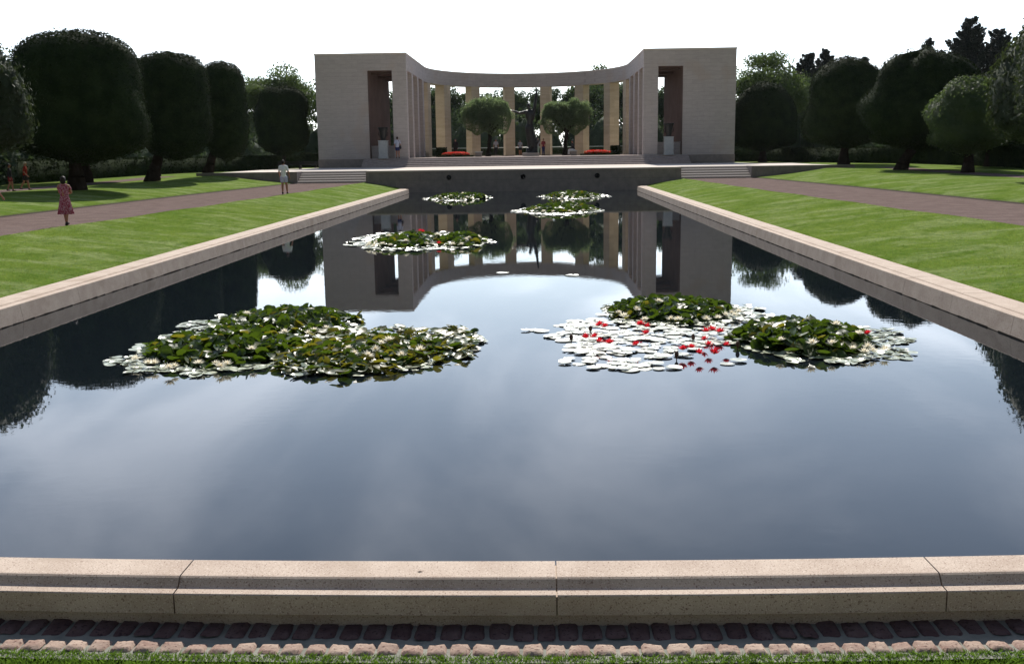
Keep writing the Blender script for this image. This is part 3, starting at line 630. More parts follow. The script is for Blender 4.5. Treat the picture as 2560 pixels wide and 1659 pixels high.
PROF_CLIP = [(0, 0.0), (0.0, 0.84), (0.05, 0.96), (0.2, 1.0), (0.45, 0.985), (0.68, 0.94), (0.82, 0.85), (0.91, 0.70), (0.965, 0.48), (0.99, 0.25), (1.0, 0.0)]
PROF_BARREL = [(0, 0.0), (0.02, 0.74), (0.08, 0.93), (0.3, 1.0), (0.65, 0.985), (0.82, 0.92), (0.91, 0.80), (0.965, 0.58), (0.99, 0.3), (1.0, 0.0)]
PROF_DOME = [(0, 0.0), (0.0, 0.84), (0.05, 0.96), (0.2, 1.0), (0.42, 0.98), (0.60, 0.90), (0.76, 0.77), (0.87, 0.60), (0.95, 0.38), (0.99, 0.18), (1.0, 0.0)]
PROF_ROUND = [(0, 0.0), (0.02, 0.5), (0.1, 0.8), (0.3, 0.99), (0.5, 1.0), (0.7, 0.93), (0.85, 0.75), (0.94, 0.5), (0.985, 0.25), (1, 0)]
GT = 'clipped topiary trees in the rows beside the pool'
def topiary(x, y, zg, rx, ry, zb, zt, prof, label, seed, n=16000, size=0.055, m='leaf', lump=0.07, shag=0.0, lean=(0, 0), tr=0.24, cx=0, cy=0, grp=GT, flare=1.5):
    t = thing('topiary_tree', label, 'tree', (x, y, zg), 0, grp)
    drop = 0.55; f = drop/(zt-zb+drop); zb0 = zb; zb = zb-drop      # foliage tapers down onto the limbs
    prof = [(0, 0.0), (0.0, 0.16), (f*0.45, 0.42), (f*0.8, 0.72)]+[(f+(1-f)*a_, b_) for a_, b_ in prof[1:]]
    o = obj('crown', crown_mesh('crown', rx, ry, zt-zb, 0, n, size, seed, M[m], prof, lump, shag), None, t, loc=(cx, cy, zb-zg))
    obj('trunk', trunk_bm(zb0-zg+0.1, tr, lean, 7, rx*0.6, seed, 1.0, flare), M['bark'], t, smooth=True)
    return t
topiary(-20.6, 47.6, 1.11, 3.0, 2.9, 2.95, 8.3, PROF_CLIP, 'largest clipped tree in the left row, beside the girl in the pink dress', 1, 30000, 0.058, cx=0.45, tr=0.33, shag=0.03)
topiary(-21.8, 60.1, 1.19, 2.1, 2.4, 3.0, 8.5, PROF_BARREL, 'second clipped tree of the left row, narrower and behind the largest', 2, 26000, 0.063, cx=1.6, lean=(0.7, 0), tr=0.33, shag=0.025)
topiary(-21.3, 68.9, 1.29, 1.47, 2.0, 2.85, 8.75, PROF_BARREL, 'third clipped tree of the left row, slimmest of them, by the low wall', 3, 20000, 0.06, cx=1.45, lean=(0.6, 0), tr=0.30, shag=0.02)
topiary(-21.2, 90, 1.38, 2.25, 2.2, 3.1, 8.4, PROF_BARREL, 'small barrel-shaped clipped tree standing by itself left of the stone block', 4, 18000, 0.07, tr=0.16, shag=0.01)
topiary(-18.6, 34.0, 1.05, 1.85, 2.0, 3.1, 6.6, PROF_CLIP, 'pale leafy tree cut by the left edge of the photograph', 5, 9000, 0.085, m='leaf_big', lump=0.20, cx=0.45, shag=0.06)
topiary(-25.3, 59.4, 1.18, 2.9, 2.9, 3.1, 8.3, PROF_CLIP, 'clipped tree of the back row hidden behind the largest left tree', 6, 12000, 0.07)
topiary(21.4, 94, 1.38, 3.0, 3.0, 2.9, 8.5, PROF_DOME, 'low dome-shaped clipped tree right beside the right stone block', 7, 20000, 0.075, tr=0.3, lump=0.05)
topiary(23.4, 76, 1.38, 3.05, 3.0, 3.15, 9.0, PROF_DOME, 'first tall clipped tree of the right row, with an upright trunk', 8, 24000, 0.07, tr=0.33, shag=0.02)
topiary(22.9, 62.9, 1.2, 3.4, 3.2, 2.95, 8.2, PROF_DOME, 'second and broadest clipped tree of the right row, on a leaning trunk', 9, 26000, 0.065, tr=0.30, lean=(1.0, 0), cx=1.15, lump=0.09, shag=0.02)
topiary(24.2, 56.2, 1.15, 2.15, 2.3, 2.75, 6.1, PROF_DOME, 'lower shaggy tree in front of the right row, third from the block', 10, 12000, 0.075, m='leaf_mid', lump=0.14, cx=-0.1, tr=0.26, shag=0.03)
topiary(23.5, 42.5, 1.1, 3.8, 3.7, 3.0, 10.2, [(0, 0), (0.0, 0.85), (0.08, 0.97), (0.3, 0.98), (0.5, 0.86), (0.68, 0.66), (0.85, 0.42), (0.95, 0.22), (1, 0)], 'tall leafy tree cut by the right edge of the photograph', 11, 17000, 0.09, m='leaf_big', lump=0.16, shag=0.06)
topiary(30.0, 67, 1.3, 2.8, 2.8, 2.9, 7.2, PROF_DOME, 'dark clipped tree partly hidden behind the broadest right tree', 12, 9000, 0.08, lump=0.12)
def broad_crown(name, rx, ry, rz, ncl, nleaf, size, seed, m, core=0):
    g = np.random.default_rng(seed); Ps = []; Ns = []
    for i in range(ncl):
        d = g.normal(0, 1, 3); d /= np.linalg.norm(d); 
        if d[2] < -0.35: d[2] *= -0.5
        c = d*np.array([rx, ry, rz])*g.uniform(0.45, 0.9); s = g.uniform(0.16, 0.30)*min(rx, rz)
        k = nleaf//ncl; q = g.normal(0, 1, (k, 3)); q /= np.linalg.norm(q, axis=1)[:, None]; rad = s*(g.uniform(0.55, 1.15, k))[:, None]
        Ps.append(c+q*rad*np.array([1.15, 1.15, 0.85])); Ns.append(q)
    if core:
        q = g.normal(0, 1, (core, 3)); q /= np.linalg.norm(q, axis=1)[:, None]; Ps.append(q*np.array([rx, ry, rz])*0.80*(1+0.06*np.sin(q[:, :1]*8+seed))); Ns.append(q)
    V, F = leafcards(np.vstack(Ps), np.vstack(Ns), size, g, 0.6)
    return npmesh(name, V, F, [m])
# two double headed clipped trees inside the colonnade
def double_tree(x, y, label, seed, heads):
    heads = [(dx*1.08, rx*1.06, zb-0.15, zt+0.1) for dx, rx, zb, zt in heads]
    t = thing('topiary_tree', label, 'tree', (x, y, FZ-0.7), 0, 'round headed trees seen through the colonnade')
    for k, (dx, rx, zb, zt) in enumerate(heads):
        obj('crown', broad_crown('crown', rx*1.02, rx*0.95, (zt-zb)/2, 44, 12000, 0.07, seed+k, M['leaf_soft'], core=7000), None, t, loc=(dx, 0.3*k, (zb+zt)/2-FZ+0.7))
    obj('trunk', trunk_bm(3.0, 0.24, (0.3, 0), 7, 1.7, seed, 1.3), M['bark'], t, smooth=True)
double_tree(-3.95, 103, 'two-headed clipped tree left of the statue inside the courtyard', 40, [(-0.85, 1.7, 4.1, 8.05), (0.75, 1.95, 3.9, 8.15)])
double_tree(3.65, 103, 'two-headed clipped tree right of the statue inside the courtyard', 50, [(-0.8, 1.6, 3.95, 7.7), (0.95, 1.6, 4.0, 7.9)])

def woodland_tree(x, y, rx, zb, zt, label, seed, m='leaf_far', n=14000, size=0.14, ncl=46, mesh=None, group='broadleaf trees behind the memorial'):
    t = thing('broadleaf_tree', label, 'tree', (x, y, 1.375), 0, group)
    rz = (zt-zb)/2
    if mesh is None: o = obj('crown', broad_crown('crown', rx, rx, rz, ncl, n, size, seed, M[m]), None, t, loc=(0, 0, (zb+zt)/2-1.375))
    else: o = obj('crown', mesh, None, t, loc=(0, 0, (zb+zt)/2-1.375)); o.scale = (rx/4, rx/4, rz/4); o.rotation_euler = (0, 0, seed*1.3)
    obj('trunk', trunk_bm((zb-1.375)+rz*0.5, 0.28, (0.3, 0), 5, rx*0.6, seed, rz*0.6), M['bark'], t, smooth=True)
    return t
woodland_tree(-27.2, 112, 5.4, 3.0, 12.3, 'broad pale tree above the lone clipped tree left of the memorial', 21, 'leaf_mid', 26000, 0.13, 70)
woodland_tree(-21.0, 118, 3.6, 3.0, 12.0, 'leafy tree touching the left stone block from behind', 22, 'leaf_mid', 15000, 0.13, 44)
woodland_tree(-36, 122, 5.5, 2.5, 9.6, 'lower tree filling the gap behind the left row', 23, 'leaf_far', 14000, 0.15)
woodland_tree(26.4, 115, 5.2, 3.0, 13.2, 'broad bushy tree rising behind the dome-shaped tree right of the memorial', 24, 'leaf_mid', 26000, 0.13, 70)
woodland_tree(20.3, 121, 3.4, 3.0, 11.6, 'green tree touching the right stone block from behind', 25, 'leaf_mid', 14000, 0.13, 44)
woodland_tree(9.4, 138, 4.2, 4.0, 14.4, 'round tree top showing above the curved cornice', 26, 'leaf_mid', 15000, 0.15)
woodland_tree(34.2, 124, 5.0, 2.5, 11.6, 'dark tree behind the first tall clipped tree on the right', 27, 'leaf_far', 14000, 0.15)
woodland_tree(44, 118, 6.5, 2.5, 12.4, 'dark tree behind the broadest clipped tree on the right', 28, 'leaf_far', 16000, 0.15)
CM = broad_crown('crown', 4, 4, 4, 60, 16000, 0.17, 99, M['leaf_far'])
cols = [(-17.0, 134, 4.0, 2.5, 10.4), (-11.6, 131, 4.2, 2.5, 10.9), (-6.6, 136, 4.0, 2.5, 10.3), (-2.1, 132, 3.2, 2.5, 10.6), (2.2, 136, 3.4, 3, 10.7), (6.6, 131, 3.7, 2.5, 10.9), (12.0, 133, 4.6, 2.5, 11.3), (17, 134, 4.2, 2.5, 10.8)]
words = ['left of every column', 'between the first and second left columns', 'above the left two-headed tree', 'just left of the statue', 'behind the raised arm of the statue', 'above the right two-headed tree', 'between the last two right columns', 'right of every column']
for i, (x, y, r_, zb, zt) in enumerate(cols):
    woodland_tree(x, y, r_, zb, zt, 'dark woodland tree seen through the colonnade, '+words[i], 60+i, mesh=CM, group='woodland trees through the colonnade')

def conifer(x, y, rx, zb, zt, label, seed, dead=0.0):
    t = thing('conifer_tree', label, 'tree', (x, y, 1.375), 0, 'dark conifers on the skyline')
    g = np.random.default_rng(seed); H = zt-1.375; Ps = []; Ns = []; bm = bmesh.new()
    tube(bm, (0, 0, -0.2), 0.35, (0, 0, H*0.92), 0.05, 8)
    nb = int(70+rx*30); zb_ = zb-1.375
    for i in range(nb):
        f = (i/nb)**0.85; z = H-0.2-(H-zb_)*f                              # from the tip downwards
        r_ = rx*min(1.0, 0.10+1.25*f**0.8)*g.uniform(0.55, 1.15)+0.2; a = g.uniform(0, 6.283); up = 0.55*r_ if g.uniform() < 0.5 else 0.25*r_
        e = np.array([r_*math.cos(a), r_*math.sin(a), z+up]); st = np.array([0, 0, z-0.25*r_])
        tube(bm, tuple(st), 0.08, tuple(e), 0.02, 5, caps=False)
        k = int(170*r_)+70; u = g.uniform(0.1, 1.0, k)**0.75; c = st+(e-st)*u[:, None]; c[:, 2] += -0.12*r_*np.sin(u*3.14)
        w_ = 0.03+0.40*(1-u)*min(1.3, 0.5+r_*0.35)
        Ps.append(c+g.normal(0, 1, (k, 3))*w_[:, None]*np.array([1, 1, 0.55])); Ns.append(np.tile((e-st)/np.linalg.norm(e-st), (k, 1)))
    P = np.vstack(Ps); N = np.vstack(Ns)
    V, F = leafcards(P, N+np.array([0, 0, 0.4]), 0.16, g, 0.9, 0.3)
    obj('crown', npmesh('crown', V, F, [M['needle']]), None, t); obj('trunk', fixn(bm), M['bark'], t, smooth=True)
conifer(34.6, 131, 3.4, 2.5, 14.2, 'spiky dark conifer behind the gap between the dome tree and first tall right tree', 31)
conifer(37.6, 134, 2.8, 2.5, 14.9, 'second spiky conifer peering over the first tall right tree', 32)
conifer(41.5, 130, 1.6, 2.5, 13.6, 'small pointed conifer between the two tall right trees', 33)
conifer(46.0, 122, 2.3, 2.5, 14.8, 'bushy conifer left of the tallest conifer', 34)
conifer(50.3, 121, 4.4, 2.5, 16.9, 'tallest dark conifer on the right skyline', 35)
conifer(54.5, 123, 4.0, 2.5, 15.9, 'broad dark conifer beside the right edge tree', 36)

# hedges
def hedge(pts, zg, h, w_, label, seed, n, size=0.06, m='hedge', name='clipped_hedge', grp=None):
    g = np.random.default_rng(seed); pts = [Vector((x, y, 0)) for x, y in pts]
    bm = bmesh.new(); Ps = []; Ns = []; tot = sum((b-a).length for a, b in zip(pts[:-1], pts[1:]))
    # mitred body
    dirs = [(b-a).normalized() for a, b in zip(pts[:-1], pts[1:])]
    nrm = []
    for i, p in enumerate(pts):
        d = (dirs[max(0, i-1)]+dirs[min(len(dirs)-1, i)]).normalized(); nrm.append(Vector((-d.y, d.x, 0)))
    Q = []
    for p, nn_ in zip(pts, nrm): Q.append([bm.verts.new(p+nn_*w_/2*s*0.93+Vector((0, 0, z))) for s, z in ((-1, 0), (-1, h*0.96), (1, h*0.96), (1, 0))])
    for a, b in zip(Q[:-1], Q[1:]):
        for i in range(3): bm.faces.new((a[i], a[i+1], b[i+1], b[i]))
    bm.faces.new(Q[0]); bm.faces.new(Q[-1][::-1]); bm.faces.ensure_lookup_table()
    me0 = bpy.data.meshes.new('tmp'); bm.to_mesh(me0); bm.free()
    cv = np.empty(len(me0.vertices)*3); me0.vertices.foreach_get('co', cv); cv = cv.reshape(-1, 3); cf = np.array([list(p.vertices) for p in me0.polygons if len(p.vertices) == 4]); bpy.data.meshes.remove(me0)
    for (a, b, d) in zip(pts[:-1], pts[1:], dirs):
        k = int(n*(b-a).length/tot); u = g.uniform(0, 1, k); base = np.array(a)[None]+(np.array(b)-np.array(a))[None]*u[:, None]; nv = np.array((-d.y, d.x, 0))
        f = g.uniform(0, 2*h+w_, k); side = f < h; side2 = (f >= h) & (f < 2*h); top = f >= 2*h
        P = base.copy(); N = np.zeros((k, 3)); wob = 0.05*np.sin(u*40)+g.normal(0, 0.02, k)
        P[side] += nv*(w_/2); N[side] = nv; P[side, 2] = f[side]; P[side2] -= nv*(w_/2); N[side2] = -nv; P[side2, 2] = f[side2]-h
        P[top] += nv*(f[top]-2*h-w_/2)[:, None]; P[top, 2] = h; N[top] = (0, 0, 1); P += N*wob[:, None]; Ps.append(P); Ns.append(N)
    V, F = leafcards(np.vstack(Ps), np.vstack(Ns), size, g, 0.7)
    F = np.vstack([F, cf+len(V)]); V = np.vstack([V, cv])
    o = obj(name, npmesh(name, V, F, [M[m]]), None, loc=(0, 0, zg)); return tag(o, label, 'hedge', grp)
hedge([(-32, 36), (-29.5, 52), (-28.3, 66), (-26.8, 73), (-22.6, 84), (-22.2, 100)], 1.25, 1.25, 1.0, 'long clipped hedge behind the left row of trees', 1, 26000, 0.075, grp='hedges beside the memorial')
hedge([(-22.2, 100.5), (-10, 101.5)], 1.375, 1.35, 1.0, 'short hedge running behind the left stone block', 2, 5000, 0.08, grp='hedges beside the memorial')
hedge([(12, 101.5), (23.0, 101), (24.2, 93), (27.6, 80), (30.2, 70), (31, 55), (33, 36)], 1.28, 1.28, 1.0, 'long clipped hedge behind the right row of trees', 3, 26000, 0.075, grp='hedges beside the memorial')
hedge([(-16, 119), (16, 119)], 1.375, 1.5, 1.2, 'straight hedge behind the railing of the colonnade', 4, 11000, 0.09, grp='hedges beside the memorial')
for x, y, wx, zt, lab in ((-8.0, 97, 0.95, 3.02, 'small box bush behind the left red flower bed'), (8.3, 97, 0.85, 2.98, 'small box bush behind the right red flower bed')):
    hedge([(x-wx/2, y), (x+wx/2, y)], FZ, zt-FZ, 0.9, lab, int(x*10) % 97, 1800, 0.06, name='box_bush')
# undergrowth: thick shrubs on both sides and behind
def thicket():
    g = np.random.default_rng(77); Ps = []; Ns = []
    spots = []
    for x in np.arange(-75, 76, 2.6): spots.append((x+g.uniform(-1, 1), 126+g.uniform(-3, 5), g.uniform(2.0, 3.0), g.uniform(4.6, 6.6)))
    for y in np.arange(28, 122, 2.6): spots.append((-30.5-(y > 60)*1-(y < 46)*0.2*(46-y)+g.uniform(-1, 1), y, g.uniform(1.8, 2.6), g.uniform(3.0, 4.4))); spots.append((35.5+g.uniform(-1, 1), y, g.uniform(1.8, 2.6), g.uniform(3.0, 4.4)))
    for y in np.arange(28, 122, 4): spots.append((-36+g.uniform(-1, 1), y, 3, g.uniform(5.0, 6.2))); spots.append((41+g.uniform(-1, 1), y, 3, g.uniform(5.2, 7.0)))
    for (x, y, r_, h) in spots:
        k = 900; q = g.normal(0, 1, (k, 3)); q /= np.linalg.norm(q, axis=1)[:, None]; q[:, 2] = np.abs(q[:, 2])
        rad = 1+0.18*np.sin(q[:, 0]*7+x)+0.15*np.cos(q[:, 1]*9+y)+g.normal(0, 0.06, k)
        Ps.append(np.array([x, y, 1.3])+q*rad[:, None]*np.array([r_, r_, h])); Ns.append(q)
    V, F = leafcards(np.vstack(Ps), np.vstack(Ns), 0.17, g, 0.7)
    # inner bodies so that the thicket is not see-through
    bm = bmesh.new()
    for (x, y, r_, h) in spots:
        res = bmesh.ops.create_icosphere(bm, subdivisions=2, radius=1); bmesh.ops.transform(bm, matrix=Matrix.Translation((x, y, 1.3)) @ Matrix.Diagonal((r_*0.85, r_*0.85, h*0.88, 1)), verts=res['verts'])
    bmesh.ops.triangulate(bm, faces=bm.faces); me0 = bpy.data.meshes.new('t'); bm.to_mesh(me0); bm.free()
    cv = np.empty(len(me0.vertices)*3); me0.vertices.foreach_get('co', cv); cv = cv.reshape(-1, 3); ci = np.array([list(p.vertices) for p in me0.polygons]); bpy.data.meshes.remove(me0)
    F3 = np.vstack([F[:, [0, 1, 2]], F[:, [0, 2, 3]], ci+len(V)]); V = np.vstack([V, cv])
    o = obj('undergrowth', npmesh('undergrowth', V, F3, [M['leaf_far']])); tag(o, 'dense dark shrubs and woodland edge behind the trees', kind='stuff')
thicket()

# railing behind the colonnade and low rail left of the block
def railing(x0, x1, y, zg, h, label, step, bal=True):
    t = thing('railing', label, 'railing', ((x0+x1)/2, y, zg), 0, None); hw = (x1-x0)/2
    bm = bmesh.new(); tube(bm, (-hw, 0, h), 0.035, (hw, 0, h), 0.035, 10); obj('top_rail', fixn(bm), M['pale_metal'], t, smooth=True)
    bm = bmesh.new(); tube(bm, (-hw, 0, 0.12), 0.02, (hw, 0, 0.12), 0.02, 8)
    x = -hw
    while x < hw and bal: tube(bm, (x, 0, 0.1), 0.010, (x, 0, h-0.02), 0.010, 6); x += step
    obj('balusters', fixn(bm), M['dark_wood'], t)
    x = -hw+0.1
    while x < hw: b = bmesh.new(); box(b, x-0.035, x+0.035, -0.035, 0.035, -0.3, h-0.02); obj('post', fixn(b), M['dark_wood'], t); x += 2.6
railing(-13, 13, 116, FZ-0.02, 0.9, 'low metal railing with a bright handrail behind the curved colonnade', 0.16)
t = thing('park_bench', 'dark bench with slatted back standing left of the stone block', 'bench', (-19.5, 88, 1.375))
bm = bmesh.new(); box(bm, -1.8, 1.8, 0.1, 0.16, 0.42, 0.52, 0.01); box(bm, -1.8, 1.8, 0.1, 0.15, 0.57, 0.66, 0.01); obj('backrest', bm, M['dark_wood'], t)
bm = bmesh.new(); box(bm, -1.8, 1.8, -0.36, 0.1, 0.36, 0.41, 0.01); obj('seat', bm, M['dark_wood'], t)
for x in (-1.5, 0.15, 1.5): bm = bmesh.new(); box(bm, x-0.08, x+0.08, -0.32, 0.12, 0, 0.36); obj('leg', fixn(bm), M['dark_wood'], t)
bm = bmesh.new(); slab(bm, -22.3, -17.7, 87.2, 91.2, 1.40); tag(obj('bench_paving', bm, M['paving']), kind='structure')

# flower beds and white seats in the courtyard
def bed(x, y, w_, label, seed):
    g = np.random.default_rng(seed); t = thing('flower_bed', label, 'flower bed', (x, y, FZ), 0, 'red flower beds in the courtyard')
    bm = bmesh.new(); box(bm, -w_/2-0.35, w_/2+0.35, -0.7, 0.7, 0.002, 0.16, 0.03); obj('edging', bm, M['hedge'], t)
    k = 2600; P = np.stack([g.uniform(-w_/2, w_/2, k), g.uniform(-0.55, 0.55, k), np.zeros(k)], 1); P[:, 2] = 0.17+g.uniform(0.0, 0.30, k)*(1-0.5*np.abs(P[:, 0]/(w_/2))**3)
    V, F = leafcards(P, np.tile((0, -0.5, 1.0), (k, 1)), 0.055, g, 0.6, 0.8); obj('flowers', npmesh('flowers', V, F, [M['red_flowers']]), None, t)
    k = 1500; P = np.stack([g.uniform(-w_/2, w_/2, k), g.uniform(-0.6, 0.6, k), g.uniform(0.13, 0.32, k)], 1); V, F = leafcards(P, np.tile((0, 0, 1.0), (k, 1)), 0.06, g, 0.8); obj('leaves', npmesh('leaves', V, F, [M['leaf_mid']]), None, t)
bed(-6.5, 95, 2.5, 'bed of red flowers on the left of the courtyard', 5)
bed(6.5, 95, 2.4, 'bed of red flowers on the right of the courtyard', 6)
for x, lab in ((-4.3, 'low stone bench on the left of the courtyard'), (4.25, 'low stone bench on the right of the courtyard with a person sitting on it')):
    t = thing('stone_bench', lab, 'bench', (x, 93, FZ), 0, 'stone benches in the courtyard')
    bm = bmesh.new(); box(bm, -0.33, 0.33, -0.28, 0.28, 0.38, 0.47, 0.01); obj('seat', bm, M['pedestal'], t)
    bm = bmesh.new(); box(bm, -0.28, 0.28, -0.23, 0.23, 0.002, 0.38); obj('base', fixn(bm), M['wallstone'], t)

# ---------------------------------------------------------------- water lilies
LILY = {
 'L1': ([(-4.66, 12.56), (-4.67, 13.49), (-4.48, 15.0), (-4.69, 16.01), (-3.97, 16.4), (-2.59, 16.64), (-1.84, 15.97), (-1.75, 15.05), (-2.27, 13.86), (-2.52, 13.4), (-2.45, 12.68), (-2.74, 12.12), (-3.3, 11.9), (-3.98, 12.17)],
    [(-3.0, 15.5, 1.0, 1.05, 0.16), (-3.33, 13.4, 1.0, 1.0, 0.18)]),
 'L2': ([(-2.35, 12.28), (-2.49, 13.4), (-2.33, 14.71), (-1.34, 14.91), (0.02, 14.77), (0.15, 14.07), (0.02, 12.85), (-0.54, 12.34), (-1.01, 11.91), (-1.44, 11.74), (-1.95, 11.94)],
    [(-1.35, 13.1, 0.98, 1.05, 0.08)]),
 'R1': ([(1.87, 16.64), (2.25, 17.43), (3.92, 17.68), (4.63, 16.79), (4.51, 15.77), (3.84, 15.25), (2.91, 15.1), (2.18, 15.62)], [(3.08, 16.35, 0.92, 1.0, 0.16)]),
 'R2': ([(1.24, 15.55), (1.93, 15.84), (2.91, 15.1), (3.99, 14.74), (3.76, 13.89), (3.24, 13.6), (3.09, 13.06), (2.6, 12.74), (2.51, 12.02), (1.58, 11.96), (1.24, 12.75), (1.38, 13.68), (1.09, 14.19), (1.22, 14.71)], []),
 'R3': ([(3.53, 13.9), (4.07, 15.12), (6.08, 14.63), (5.7, 12.83), (5.23, 12.47), (4.66, 12.34), (4.08, 12.55), (3.59, 13.34)], [(4.5, 13.75, 0.86, 1.02, 0.20)]),
 'M': ([(-4.52, 29.63), (-4.7, 32.41), (-4.09, 33.9), (-1.76, 33.56), (-0.31, 29.95), (-0.88, 28.37), (-1.99, 27.5), (-3.46, 27.91)], [(-2.83, 29.9, 0.95, 1.6, 0.2), (-1.29, 29.9, 0.6, 1.5, 0.18)]),
 'F1': ([(-5.74, 58.68), (-4.75, 64.93), (-2.46, 62.97), (-1.69, 59.21), (-3.47, 55.53)], [(-3.5, 59.0, 1.5, 2.0, 0.24)]),
 'F2': ([(0.92, 59.6), (2.31, 63.45), (4.87, 62.03), (5.17, 58.96), (2.84, 55.86)], [(2.95, 59.2, 1.4, 2.0, 0.24)]),
 'F3': ([(-0.3, 45.22), (0.75, 48.51), (3.41, 48.67), (3.8, 44.69), (1.83, 41.76)], [(1.99, 45.6, 1.45, 1.8, 0.22)]),
}
FLOW = {
 'L1': [('w', -3.55, 15.32), ('w', -2.22, 14.75), ('w', -2.39, 14.28), ('w', -2.35, 14.52), ('w', -3.87, 12.29), ('w', -3.57, 11.98), ('w', -3.55, 12.1), ('w', -3.08, 12.24), ('w', -2.92, 12.18), ('w', -2.98, 12.07), ('w', -4.19, 12.53), ('w', -3.95, 12.3), ('w', -3.3, 12.25), ('w', -2.6, 13.82), ('w', -2.76, 12.71)],
 'L2': [('w', -1.52, 12.77), ('w', -1.16, 12.7), ('w', -1.15, 13.09), ('w', -1.21, 12.38), ('w', -0.8, 12.45), ('w', -0.6, 12.77), ('w', -1.08, 13.31), ('w', -1.4, 12.49)],
 'R1': [('w', 2.46, 15.77), ('w', 2.53, 15.25), ('w', 3.65, 15.34), ('w', 3.03, 15.2), ('w', 2.93, 15.3), ('w', 3.95, 15.55), ('w', 3.46, 15.25), ('w', 2.24, 15.57), ('w', 3.8, 15.6), ('w', 3.95, 15.82), ('w', 2.19, 15.93), ('w', 4.07, 15.9), ('w', 2.84, 16.1)],
 'R2': [('r', 1.82, 14.68), ('r', 1.89, 14.55), ('r', 2.41, 14.66), ('r', 2.49, 14.53), ('r', 2.42, 13.96), ('r', 1.56, 13.69), ('r', 1.69, 13.74), ('r', 1.72, 13.4), ('r', 1.86, 13.25), ('r', 2.2, 13.14), ('r', 3.26, 14.08), ('r', 3.36, 14.18), ('r', 3.44, 14.01), ('r', 3.15, 13.48), ('r', 3.13, 13.08), ('r', 2.76, 12.78), ('r', 2.88, 12.9), ('r', 2.92, 12.54), ('r', 3.11, 12.54), ('r', 3.36, 13.06), ('b', 3.54, 13.23), ('b', 2.65, 12.58), ('b', 1.67, 14.54), ('b', 1.37, 13.85), ('b', 3.04, 13.79)],
 'R3': [('r', 5.33, 13.55), ('w', 4.05, 13.0), ('w', 4.92, 12.83), ('w', 5.0, 12.62), ('w', 5.12, 12.7), ('w', 5.3, 12.75), ('w', 4.65, 12.81), ('w', 5.15, 12.95), ('w', 4.4, 12.81), ('w', 5.11, 13.25), ('w', 4.93, 13.64)],
 'M': [('r', -2.87, 33.0), ('r', -2.86, 31.9), ('r', -2.54, 30.67), ('r', -1.86, 28.6), ('w', -3.4, 29.6), ('w', -2.77, 28.5), ('w', -3.19, 28.35), ('w', -3.45, 28.55), ('w', -3.62, 28.21), ('w', -3.83, 28.51), ('w', -1.44, 28.36), ('w', -1.20, 28.33), ('w', -1.04, 29.0), ('w', -0.8, 29.61), ('w', -1.1, 28.75), ('w', -2.2, 28.6), ('w', -2.06, 30.2), ('w', -3.9, 29.0), ('w', -3.75, 29.3)],
 'F1': [('w', -3.9, 57.5), ('w', -2.98, 57.2), ('w', -3.11, 56.6), ('w', -2.7, 56.9), ('w', -4.53, 57.7), ('w', -3.3, 58.4)],
 'F2': [('w', 2.3, 57.2), ('w', 2.9, 56.9), ('w', 3.6, 57.3), ('w', 4.0, 57.9), ('w', 3.2, 58.4)],
 'F3': [('w', 1.2, 43.8), ('w', 1.6, 43.6), ('w', 2.3, 43.7), ('w', 2.9, 44.0), ('w', 2.6, 44.6), ('w', 0.9, 44.5)],
}
LAB = {
 'L1': 'large clump of water lilies nearest the left coping, two leafy mounds with white flowers',
 'L2': 'low spreading clump of bronze-green water lilies left of centre with white flowers',
 'R1': 'rounded clump of white water lilies behind the red-flowered pads on the right',
 'R2': 'flat pale lily pads with red flowers right of centre',
 'R3': 'tall leafy clump of water lilies nearest the right coping',
 'M': 'long clump of water lilies halfway up the pool, in the reflection of the left block',
 'F1': 'distant lily clump left of centre near the terrace wall',
 'F2': 'farthest lily clump on the right, close under the terrace wall',
 'F3': 'lily clump in the middle distance right of centre, in front of the farthest one'}
def inpoly(P, poly):
    x, y = P[:, 0], P[:, 1]; ins = np.zeros(len(P), bool); n = len(poly)
    for i in range(n):
        x0, y0 = poly[i]; x1, y1 = poly[(i+1) % n]; c = ((y0 > y) != (y1 > y)) & (x < (x1-x0)*(y-y0)/(y1-y0+1e-12)+x0); ins ^= c
    return ins
def disc(P, r, N, g, curl=0.06, notch=True, k=13):
    """lily leaves: fan discs with notch; P (n,3), r (n,), N (n,3) -> V,F(tri)"""
    n = len(P); h = g.normal(0, 1, (n, 3)); a = np.cross(N, h); a /= np.linalg.norm(a, axis=1)[:, None]; b = np.cross(N, a)
    ang = np.linspace(0.16, 2*math.pi-0.16, k); V = np.empty((n, 2*k+1, 3)); V[:, 0] = P
    cl = (curl*g.uniform(-0.4, 1.6, n))[:, None]; ph = g.uniform(0, 6.28, n)[:, None]
    for j, t in enumerate(ang):
        w1 = 1+0.05*np.sin(3*t+ph); d = a*math.cos(t)+b*math.sin(t)
        V[:, 1+j] = P+d*(r[:, None]*0.62*w1)+N*(r[:, None]*0.06*np.sin(2*t+ph))
        V[:, 1+k+j] = P+d*(r[:, None]*w1)+N*(r[:, None]*(cl+0.10*np.sin(2*t+ph)*np.minimum(1, cl*6)))
    F = []
    for j in range(k-1): F += [(0, 1+j, 2+j), (1+j, 1+k+j, 2+k+j), (1+j, 2+k+j, 2+j)]
    F = np.array(F)[None]+(np.arange(n)*(2*k+1))[:, None, None]; return V.reshape(-1, 3), F.reshape(-1, 3)
